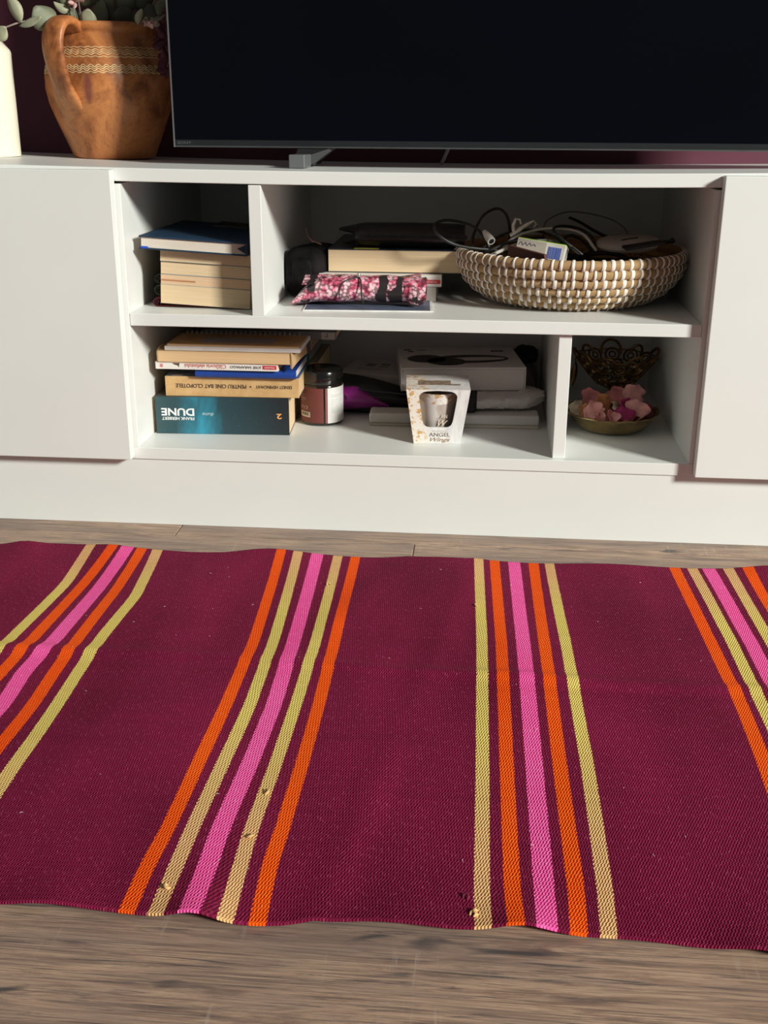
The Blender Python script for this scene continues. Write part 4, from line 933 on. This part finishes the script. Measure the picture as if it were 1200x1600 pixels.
for i in range(NU + 1):
    u = i / NU; x = .0975 + .1085 * u; taper = 1 if u < .72 else 1 - .75 * ((u - .72) / .28) ** 1.5
    zc_ = .1580 + .004 * max(0, u - .72) / .28
    row = []
    for k in range(NK):
        a = 2 * math.pi * k / NK
        cr = .0012 * math.sin(u * 23 + k * 1.7) + .0010 * math.sin(u * 41 - k * 2.3) if 0 < i < NU else 0
        row.append((x + .002 * math.sin(k * 1.3) * u, .228 + (.052 * (1 - .3 * u) * taper + cr) * math.copysign(abs(math.cos(a)) ** .6, math.cos(a)), zc_ + ((.0128 + (.0025 if u > .6 and math.sin(a) > 0 else 0)) * (.35 + .65 * taper) + cr * .6) * math.copysign(abs(math.sin(a)) ** .7, math.sin(a))))
    rr.append(row)
bg = b.rings(rr).build('plastic_bag', BAGM, None, smooth=True, angle=35)
tag(bg, 'crumpled grey plastic bag on the flat box beside the divider', 'bag')
hb = thing('headphone_box', 'white box with black headphones printed on its lid, on the flat box', 'box', (-.0255, .1960, .1716), (0, 0, R(7.4)))
HBM = mat('matte_white_box', (.68, .64, .62, 1), .55, var=.02)
MB().box(.0025, .2005, .0022, .166, 0, .0350).build('tray', HBM, hb, bevel=.0006)
MB().box(0, .2030, 0, .168, .0352, .0385).box(0, .0022, .0, .168, 0, .0352).box(.2008, .2030, .0, .168, 0, .0352).build('lid', HBM, hb, bevel=.0008)
SHD = mat('print_black', (.018, .017, .017, 1), .5)
def flat_loop(name, outer, inner, z, par, mt):
    n = len(outer); b = MB(); b.add([(x, y, z) for x, y in outer] + [(x, y, z) for x, y in inner], [(i, (i + 1) % n, n + (i + 1) % n, n + i) for i in range(n)]); return b.build(name, mt, par)
n = 40
def ell(cx_, cy_, a_, b2, rot=0): return [(cx_ + a_ * math.cos(q) * math.cos(rot) - b2 * math.sin(q) * math.sin(rot), cy_ + a_ * math.cos(q) * math.sin(rot) + b2 * math.sin(q) * math.cos(rot)) for q in [2 * math.pi * k / n for k in range(n)]]
flat_loop('printed_headband', ell(.118, .066, .066, .032, R(4)), ell(.126, .066, .052, .0135, R(4)), .0387, hb, SHD)
for (cx_, cy_, a_, b2, q) in ((.046, .068, .032, .030, 0), (.078, .046, .032, .030, R(-8))):
    b = MB(); b.add([(x, y, .0388) for x, y in ell(cx_, cy_, a_, b2, q)], [tuple(range(n))]); b.build('printed_ear_cup', SHD, hb)
for (x, y, w2, h2, mt) in ((.012, .136, .013, .009, SHD), (.018, .122, .010, .008, SHD), (.034, .132, .016, .010, mat('faint_print', (.40, .37, .36, 1), .6))):
    MB().box(x, x + w2, y, y + h2, .0385, .0387).build('print_block', mt, hb)
text('OSO', .012, .022, SHD, hb, (.172, .128, .0386), rot=(0, 0, R(90)), name='lettering')
# dark cloth and white bag in the back corner
def lump(name, label, cat, c, sz, mt, seed, amp=.18):
    rn = random.Random(seed); b = MB(); NU, NV = 14, 20; rr = []
    for i in range(1, NU):
        th = math.pi * i / NU; row = []
        for k in range(NV):
            ph = 2 * math.pi * k / NV; r_ = 1 + amp * (math.sin(3 * ph + seed + 4 * th) * .5 + math.sin(5 * ph - 3 * th + seed * 2) * .35 + math.sin(9 * ph + 7 * th) * .2)
            z = math.cos(th); row.append((sz[0] * r_ * math.sin(th) * math.cos(ph), sz[1] * r_ * math.sin(th) * math.sin(ph), sz[2] * (z * (1 + .1 * math.sin(4 * ph)) if z > -.6 else -.6 + (z + .6) * .15)))
        rr.append(row)
    o = b.rings(rr).build(name, mt, None, smooth=True, angle=35, loc=c); return tag(o, label, cat)
lump('plastic_bag', 'white plastic bag slumped in the back corner beside the headphone box', 'bag', (.1785, .405, .1475), (.0245, .038, .036), mat('white_film', (.36, .33, .31, 1), .4, bump=.4, bscale=50, bdist=.003), 2, .14)
lump('black_cloth', 'black cloth bundle on the white plastic bag in the back corner', 'cloth', (.1790, .400, .1930), (.0245, .034, .0165), mat('black_cloth', (.006, .006, .006, 1), .95), 5, .18)

# ---------------- scented candle box with a window
ax_ = thing('candle_box', 'flared white and gold gift box lettered ANGEL Wings with a window', 'box', (.0375, .1010, ZB1 + .0003), (0, 0, R(3.5)))
s = NT('angel_print'); s.b.inputs['Roughness'].default_value = .42
vec = s.coord('Object'); sx_ = s.n('ShaderNodeSeparateXYZ'); s.l(vec, sx_.inputs[0])
fleck = s.noise(vec, 130, 4, .65); patch = s.noise(vec, 32, 2)
left = s.ramp(s.math('ADD', s.math('ADD', sx_.outputs[0], .5), s.math('MULTIPLY_ADD', patch, .03, -.015)), [(.478, (1, 1, 1, 1)), (.487, (0, 0, 0, 1))])
gold = s.math('MULTIPLY', s.ramp(fleck, [(.53, (0, 0, 0, 1)), (.58, (1, 1, 1, 1))]), left)
feather = s.noise(s.coord('Object', (120, 120, 30), (0, R(35), 0)), 1.0, 4, .6)
c = s.ramp(feather, [(.3, (.62, .61, .62, 1)), (.6, (.80, .78, .76, 1))])
c = s.mix(left, c, (.82, .76, .68, 1)); c = s.mix(gold, c, (.62, .36, .13, 1))
s.l(c, s.b.inputs['Base Color']); ANG = s.m
hb0, hb1, HH = .0355, .0480, .0870
def face_pt(x, z, y_off=0.0):
    """front face point: z up the slant"""
    f_ = z / HH; return Vector((x, -(hb0 + (hb1 - hb0) * f_) - y_off, z))
n = 48
win = []
for k in range(n):
    q = 2 * math.pi * k / n; px = math.copysign(abs(math.cos(q)) ** .32, math.cos(q)); pz = math.copysign(abs(math.sin(q)) ** .32, math.sin(q))
    z = .0562 + .0292 * pz; hw = .0215 + .0085 * (z - .0265) / .057
    if pz > .8: z -= .003 * abs(px) ** 2
    win.append((px * hw, z))
outp = []
for (x, z) in win:
    dx_, dz_ = x, z - .050; best = 1e9
    for (nx, nz, dd) in ((0, -1, .050), (0, 1, HH - .050)):
        den = dx_ * nx + dz_ * nz
        if den > 1e-9: best = min(best, dd / den)
    # slanted sides  |x| = hb0+(hb1-hb0) z/HH
    kx = (hb1 - hb0) / HH; den = abs(dx_) - kx * dz_
    if den > 1e-9: best = min(best, (hb0 + kx * .050) / den)
    outp.append((dx_ * best, .050 + dz_ * best))
# snap nearest samples to the four corners
for (cx_, cz_) in ((-hb0, 0), (hb0, 0), (-hb1, HH), (hb1, HH)):
    j = min(range(n), key=lambda i: (outp[i][0] - cx_) ** 2 + (outp[i][1] - cz_) ** 2); outp[j] = (cx_, cz_)
b = MB(); TH = .0007
vs = [face_pt(x, z) for x, z in outp] + [face_pt(x, z) for x, z in win] + [face_pt(x, z, -TH) for x, z in outp] + [face_pt(x, z, -TH) for x, z in win]
fs = []
for i in range(n):
    j = (i + 1) % n; fs += [(i, j, n + j, n + i), (2 * n + i, 3 * n + i, 3 * n + j, 2 * n + j), (n + i, n + j, 3 * n + j, 3 * n + i)]
b.add(vs, fs); b.build('front_panel', ANG, ax_)
a0, a1 = hb0, hb1
b = MB(); b.add([(-a0, -a0, 0), (a0, -a0, 0), (a0, a0, 0), (-a0, a0, 0), (-a1, -a1, HH), (a1, -a1, HH), (a1, a1, HH), (-a1, a1, HH)], [(0, 3, 2, 1), (4, 5, 6, 7), (1, 2, 6, 5), (2, 3, 7, 6), (3, 0, 4, 7)])
o = b.build('carton', ANG, ax_); so = o.modifiers.new('thickness', 'SOLIDIFY'); so.thickness = .0007; so.offset = -1
MB().box(-.030, .020, -.018, .012, HH, HH + .0002).build('lid_print', mat('taupe_gold_print', (.32, .23, .16, 1), .5, var=.35, vscale=150), ax_)
MB().box(.020, .034, -.020, -.010, HH, HH + .0002).build('lid_label', mat('lid_label', (.28, .24, .20, 1), .5, var=.3, vscale=300), ax_)
ANGI = mat('taupe_ink', (.26, .20, .15, 1), .6)
sl = math.atan2(hb1 - hb0, HH)
text('ANGEL', .0320, .0064, ANGI, ax_, face_pt(.0035, .0150, .0003), rot=(math.pi / 2 + sl, 0, 0))
text('Wings', .0300, .0082, mat('gold_ink', (.34, .20, .09, 1), .5), ax_, face_pt(.0045, .0060, .0003), rot=(math.pi / 2 + sl, 0, 0), shear=.45)
MB().box(-.010, .012, -.0002, .0002, -.0005, .0005).build('print_line', mat('pale_print', (.52, .44, .38, 1), .6), ax_, loc=face_pt(.002, .0208, .0002), rot=(sl, 0, 0))
s = NT('printed_candle_glass'); s.b.inputs['Roughness'].default_value = .25
vec = s.coord('Object'); sx_ = s.n('ShaderNodeSeparateXYZ'); s.l(vec, sx_.inputs[0]); nn = s.noise(vec, 60, 4, .6)
lx = s.math('ADD', sx_.outputs[0], s.math('MULTIPLY_ADD', nn, .024, -.012))
wing = s.ramp(s.math('ADD', lx, .5), [(.4985, (1, 1, 1, 1)), (.5005, (0, 0, 0, 1))])
top_ = s.math('GREATER_THAN', s.math('ADD', sx_.outputs[2], s.math('MULTIPLY_ADD', nn, .01, -.005)), .0605)
c = s.mix(s.math('MAXIMUM', s.math('MULTIPLY', wing, .92), top_), (.42, .35, .31, 1), (.72, .68, .64, 1))
c = s.mix(s.math('MULTIPLY', top_, s.ramp(s.noise(vec, 110, 3), [(.52, (0, 0, 0, 1)), (.58, (1, 1, 1, 1))])), c, (.52, .33, .16, 1))
s.l(c, s.b.inputs['Base Color'])
cup = MB().lathe([(0, .004), (.0215, .004), (.0235, .007), (.0320, .0770), (.0308, .0770), (.0296, .066), (0, .065)], 48).build('candle_glass', s.m, ax_, smooth=True, angle=50, loc=(0, -.006, 0))
text('AN', .0095, .0055, mat('cream_ink', (.75, .66, .54, 1), .5), cup, (.0095, -.0296, .0430), name='lettering')
text('W', .0150, .0090, mat('cream_ink', (.75, .66, .54, 1), .5), cup, (.0080, -.0283, .0320), shear=.5)

# ---------------- brass dish with potpourri
BRASS = mat('aged_brass', (.30, .215, .095, 1), .34, metal=.9, var=.3, vscale=35, bump=.15, bscale=120)
DX, DY, DZ = .3130, .1830, ZB1 + .0003
ds = thing('brass_dish', 'shallow aged brass dish holding dried petals', 'dish', (DX, DY, DZ))
rr = []
NA = 96
def dish_ring(r_, z, wav=0):
    return [((r_ + wav * math.cos(8 * a)) * math.cos(a), (r_ + wav * math.cos(8 * a)) * math.sin(a), z + wav * .8 * math.cos(8 * a + .6)) for a in [2 * math.pi * k / NA for k in range(NA)]]
MB().rings([dish_ring(.001, .0), dish_ring(.040, 0), dish_ring(.052, .004), dish_ring(.0635, .016), dish_ring(.0680, .0255, .0004), dish_ring(.0735, .0285, .0010), dish_ring(.0740, .0298, .0010), dish_ring(.0700, .0295, .0008), dish_ring(.0645, .0262), dish_ring(.0600, .0175), dish_ring(.049, .0065), dish_ring(.001, .003)], cap=True).build('bowl', BRASS, ds, smooth=True, angle=70)
for k in range(8):
    a = 2 * math.pi * k / 8 + .2; pts = [(.0738 * math.cos(a + q), .0738 * math.sin(a + q), .0290 + .0012 * math.cos(q * 9)) for q in [-.22 + .055 * j for j in range(9)]]
    MB().tube(pts, [.0004, .0010, .0014, .0018, .0020, .0018, .0014, .0010, .0004], 6).build('rim_scroll', BRASS, ds, smooth=True)
PC = {'pink': mat('petal_pink', (.60, .20, .20, 1), .75, var=.25, vscale=60), 'rose': mat('petal_rose', (.66, .30, .28, 1), .75, var=.2, vscale=60), 'magenta': mat('petal_magenta', (.38, .02, .13, 1), .7, var=.3, vscale=60),
      'orange': mat('petal_orange', (.50, .20, .07, 1), .75, var=.25, vscale=60), 'cream': mat('petal_cream', (.55, .45, .32, 1), .75, var=.2, vscale=60), 'plum': mat('petal_plum', (.20, .04, .05, 1), .75, var=.3, vscale=60)}
WORD = {'pink': 'dusky pink dried petal curled in the brass dish', 'rose': 'pale salmon dried petal in the brass dish', 'magenta': 'magenta dried petal in the brass dish', 'orange': 'orange-brown dried petal in the brass dish', 'cream': 'cream dried petal in the brass dish', 'plum': 'dark plum dried petal deep in the brass dish'}
def petal(x, y, z, sz, col, rot, label=None, seed=0):
    rn = random.Random(seed); b = MB(); NU, NV = 8, 8; vs, fs = [], []; ph = rn.uniform(0, 6)
    for i in range(NU + 1):
        u = -1 + 2 * i / NU
        for j in range(NV + 1):
            v = -1 + 2 * j / NV; k = math.sqrt(max(1e-6, 1 - .5 * v * v)); k2 = math.sqrt(max(1e-6, 1 - .5 * u * u)); X_, Y_ = u * k, v * k2; r2 = X_ * X_ + Y_ * Y_
            an = math.atan2(Y_, X_); q = 1.18 * (1 + r2 * (.10 * math.sin(3 * an + ph) + .07 * math.sin(7 * an + 2 * ph))); cv = .55 * math.sin(1.5 * X_ + ph * .3)
            vs.append((sz * X_ * q, sz * .92 * Y_ * q * (1 - .2 * X_), sz * (.34 * Y_ * Y_ + .18 * X_ * X_ * math.sin(ph) - .12 + .20 * math.sin(5 * an + ph) * r2 * r2 + .10 * math.sin(5 * X_ + 3 * Y_ + ph))))
    for i in range(NU):
        for j in range(NV): a = i * (NV + 1) + j; fs.append((a, a + NV + 1, a + NV + 2, a + 1))
    o = b.add(vs, fs).build('dried_petal', PC[col], None, smooth=True, angle=70, loc=(DX + x, DY + y, DZ + z), rot=rot)
    so = o.modifiers.new('thickness', 'SOLIDIFY'); so.thickness = .0009; so.offset = 0
    tag(o, label or WORD[col], 'petal', 'dried petals in the brass dish')
rnp = random.Random(21)
BED = {'plum': 'dark plum', 'pink': 'dusky pink', 'rose': 'pale salmon', 'magenta': 'deep magenta', 'cream': 'cream'}
for k in range(10):   # lower bed
    a = k * 2.4; r_ = .012 + .040 * math.sqrt(k / 10); pc = list(BED)[k % 5]
    petal(r_ * math.cos(a), r_ * math.sin(a), .0185 + .006 * (1 - r_ / .055), .0140, pc, (rnp.uniform(-.7, .7), rnp.uniform(-.7, .7), rnp.uniform(0, 6)), 'small %s petal half buried under the larger ones in the brass dish' % BED[pc], seed=k)
for k, (x, y, z, sz, col, rot, lab) in enumerate((
    (-.030, -.030, .0330, .0155, 'rose', (R(60), R(10), R(10)), 'large salmon petal at the front left rim of the brass dish'), (.036, -.020, .0345, .0165, 'rose', (R(62), R(-12), R(-15)), 'large pale salmon petal leaning at the right rim of the brass dish'),
    (-.012, -.006, .0390, .0165, 'orange', (R(70), R(15), R(35)), 'large curled orange-brown petal in the middle of the brass dish'), (.008, .022, .0460, .0150, 'pink', (R(80), R(-5), R(0)), 'upright round dusky pink petal at the back of the brass dish'),
    (.036, .022, .0500, .0160, 'rose', (R(78), R(8), R(12)), 'tallest salmon petal standing at the back right of the brass dish'), (-.032, .024, .0430, .0140, 'pink', (R(75), R(5), R(-15)), 'dusky pink petal at the back left of the brass dish'),
    (-.054, -.004, .0330, .0125, 'cream', (R(50), R(-25), R(40)), 'cream curled petal at the left rim of the brass dish'), (.016, -.030, .0305, .0140, 'magenta', (R(35), R(-8), R(10)), 'bright magenta petal at the front of the brass dish'),
    (.010, -.004, .0345, .0130, 'cream', (R(30), R(10), R(70)), 'cream petal behind the bright magenta one in the brass dish'), (-.006, -.040, .0300, .0090, 'pink', (R(65), R(20), R(50)), 'little dusky pink petal at the front centre of the brass dish'), (.000, -.044, .0290, .0085, 'rose', (R(60), R(-30), R(-20)), 'foremost little salmon petal touching the front rim of the dish'), (-.016, -.038, .0310, .0085, 'rose', (R(70), R(40), R(80)), 'little salmon petal edge-on below the orange-brown petal in the dish'),
    (.026, -.002, .0370, .0130, 'magenta', (R(45), R(15), R(30)), 'magenta petal below the tallest salmon petal in the dish'), (-.042, -.020, .0320, .0110, 'orange', (R(55), R(-30), R(10)), 'small orange petal beside the cream one at the left of the dish'), (.052, -.010, .0320, .0110, 'plum', (R(60), R(20), R(-40)), 'dark plum petal at the far right rim of the brass dish'))):
    petal(x, y, z, sz, col, rot, lab, 50 + k)

# ---------------- filigree bowl
FX, FY = .3300, .3250
fb = thing('filigree_bowl', 'dark bronze openwork filigree bowl on a short foot behind the brass dish', 'bowl', (FX, FY, ZB1 + .0003))
BRZ = mat('dark_bronze', (.24, .14, .05, 1), .33, metal=.9, var=.35, vscale=40)
MB().lathe([(0, 0), (.026, 0), (.027, .003), (.019, .007), (.0085, .013), (.0075, .026), (.012, .033), (.020, .0355), (.020, .0372), (0, .0372)], 40).build('foot', BRZ, fb, smooth=True, angle=40)
def cone(t): return (.020 + .048 * t ** .75, .0365 + .052 * t)    # radius, height along the bowl wall
for (t_, n_, R0) in ((.22, 9, .0088), (.50, 11, .0108), (.80, 12, .0118)):
    r_, z_ = cone(t_); r2, z2 = cone(t_ + .05); sl_ = Vector((r2 - r_, 0, z2 - z_)).normalized()
    b = MB().ring((0, 0, 0), (sl_.z, 0, -sl_.x), R0, .0020, 20, 6)
    b.ring((0, 0, 0), (sl_.z, 0, -sl_.x), R0 * .45, .0015, 14, 6)
    me = b.mesh('scroll', smooth=True)
    for k in range(n_):
        a = 2 * math.pi * (k + (.5 if t_ == .5 else 0)) / n_; link('scroll', me, BRZ, fb, (r_ * math.cos(a), r_ * math.sin(a), z_), (0, 0, a))
for k in range(9):   # tall arched loops along the rim
    a = 2 * math.pi * (k + .3) / 9; r_, z_ = cone(1.0); rad = Vector((math.cos(a), math.sin(a), 0)); tn = Vector((-rad.y, rad.x, 0)); big = k % 2 == 0
    h_ = (.014, .011, .017, .010, .0125, .0155, .011, .0145, .010)[k]; w_ = (.015, .0105, .017, .011, .014, .016, .012, .0145, .0105)[k]
    pts = [rad * (r_ - .004 + (.008) * math.sin(q)) + tn * (-w_ * math.cos(q)) + Vector((0, 0, z_ - .004 + h_ * math.sin(q))) for q in [math.pi * (-.12 + 1.24 * j / 16) for j in range(17)]]
    MB().tube(pts, .0024, 7).build('rim_loop', BRZ, fb, smooth=True)
for t_ in (.06, .36, .66, .95):
    r_, z_ = cone(t_); MB().ring((0, 0, z_), (0, 0, 1), r_, .0012, 48, 5).build('wire_hoop', BRZ, fb, smooth=True)
pd = fb.location
leaf(Vector((-.068, -.010, .078)) + pd, Vector((-.0715, -.014, .036)) + pd, .010, BRZ, fb, (.2, -1, 0), .3, 'pendant_leaf', off=pd)
MB().tube([(-.064, -.008, .088), (-.069, -.010, .084), (-.068, -.010, .078)], .0009, 5).build('pendant_wire', BRZ, fb)
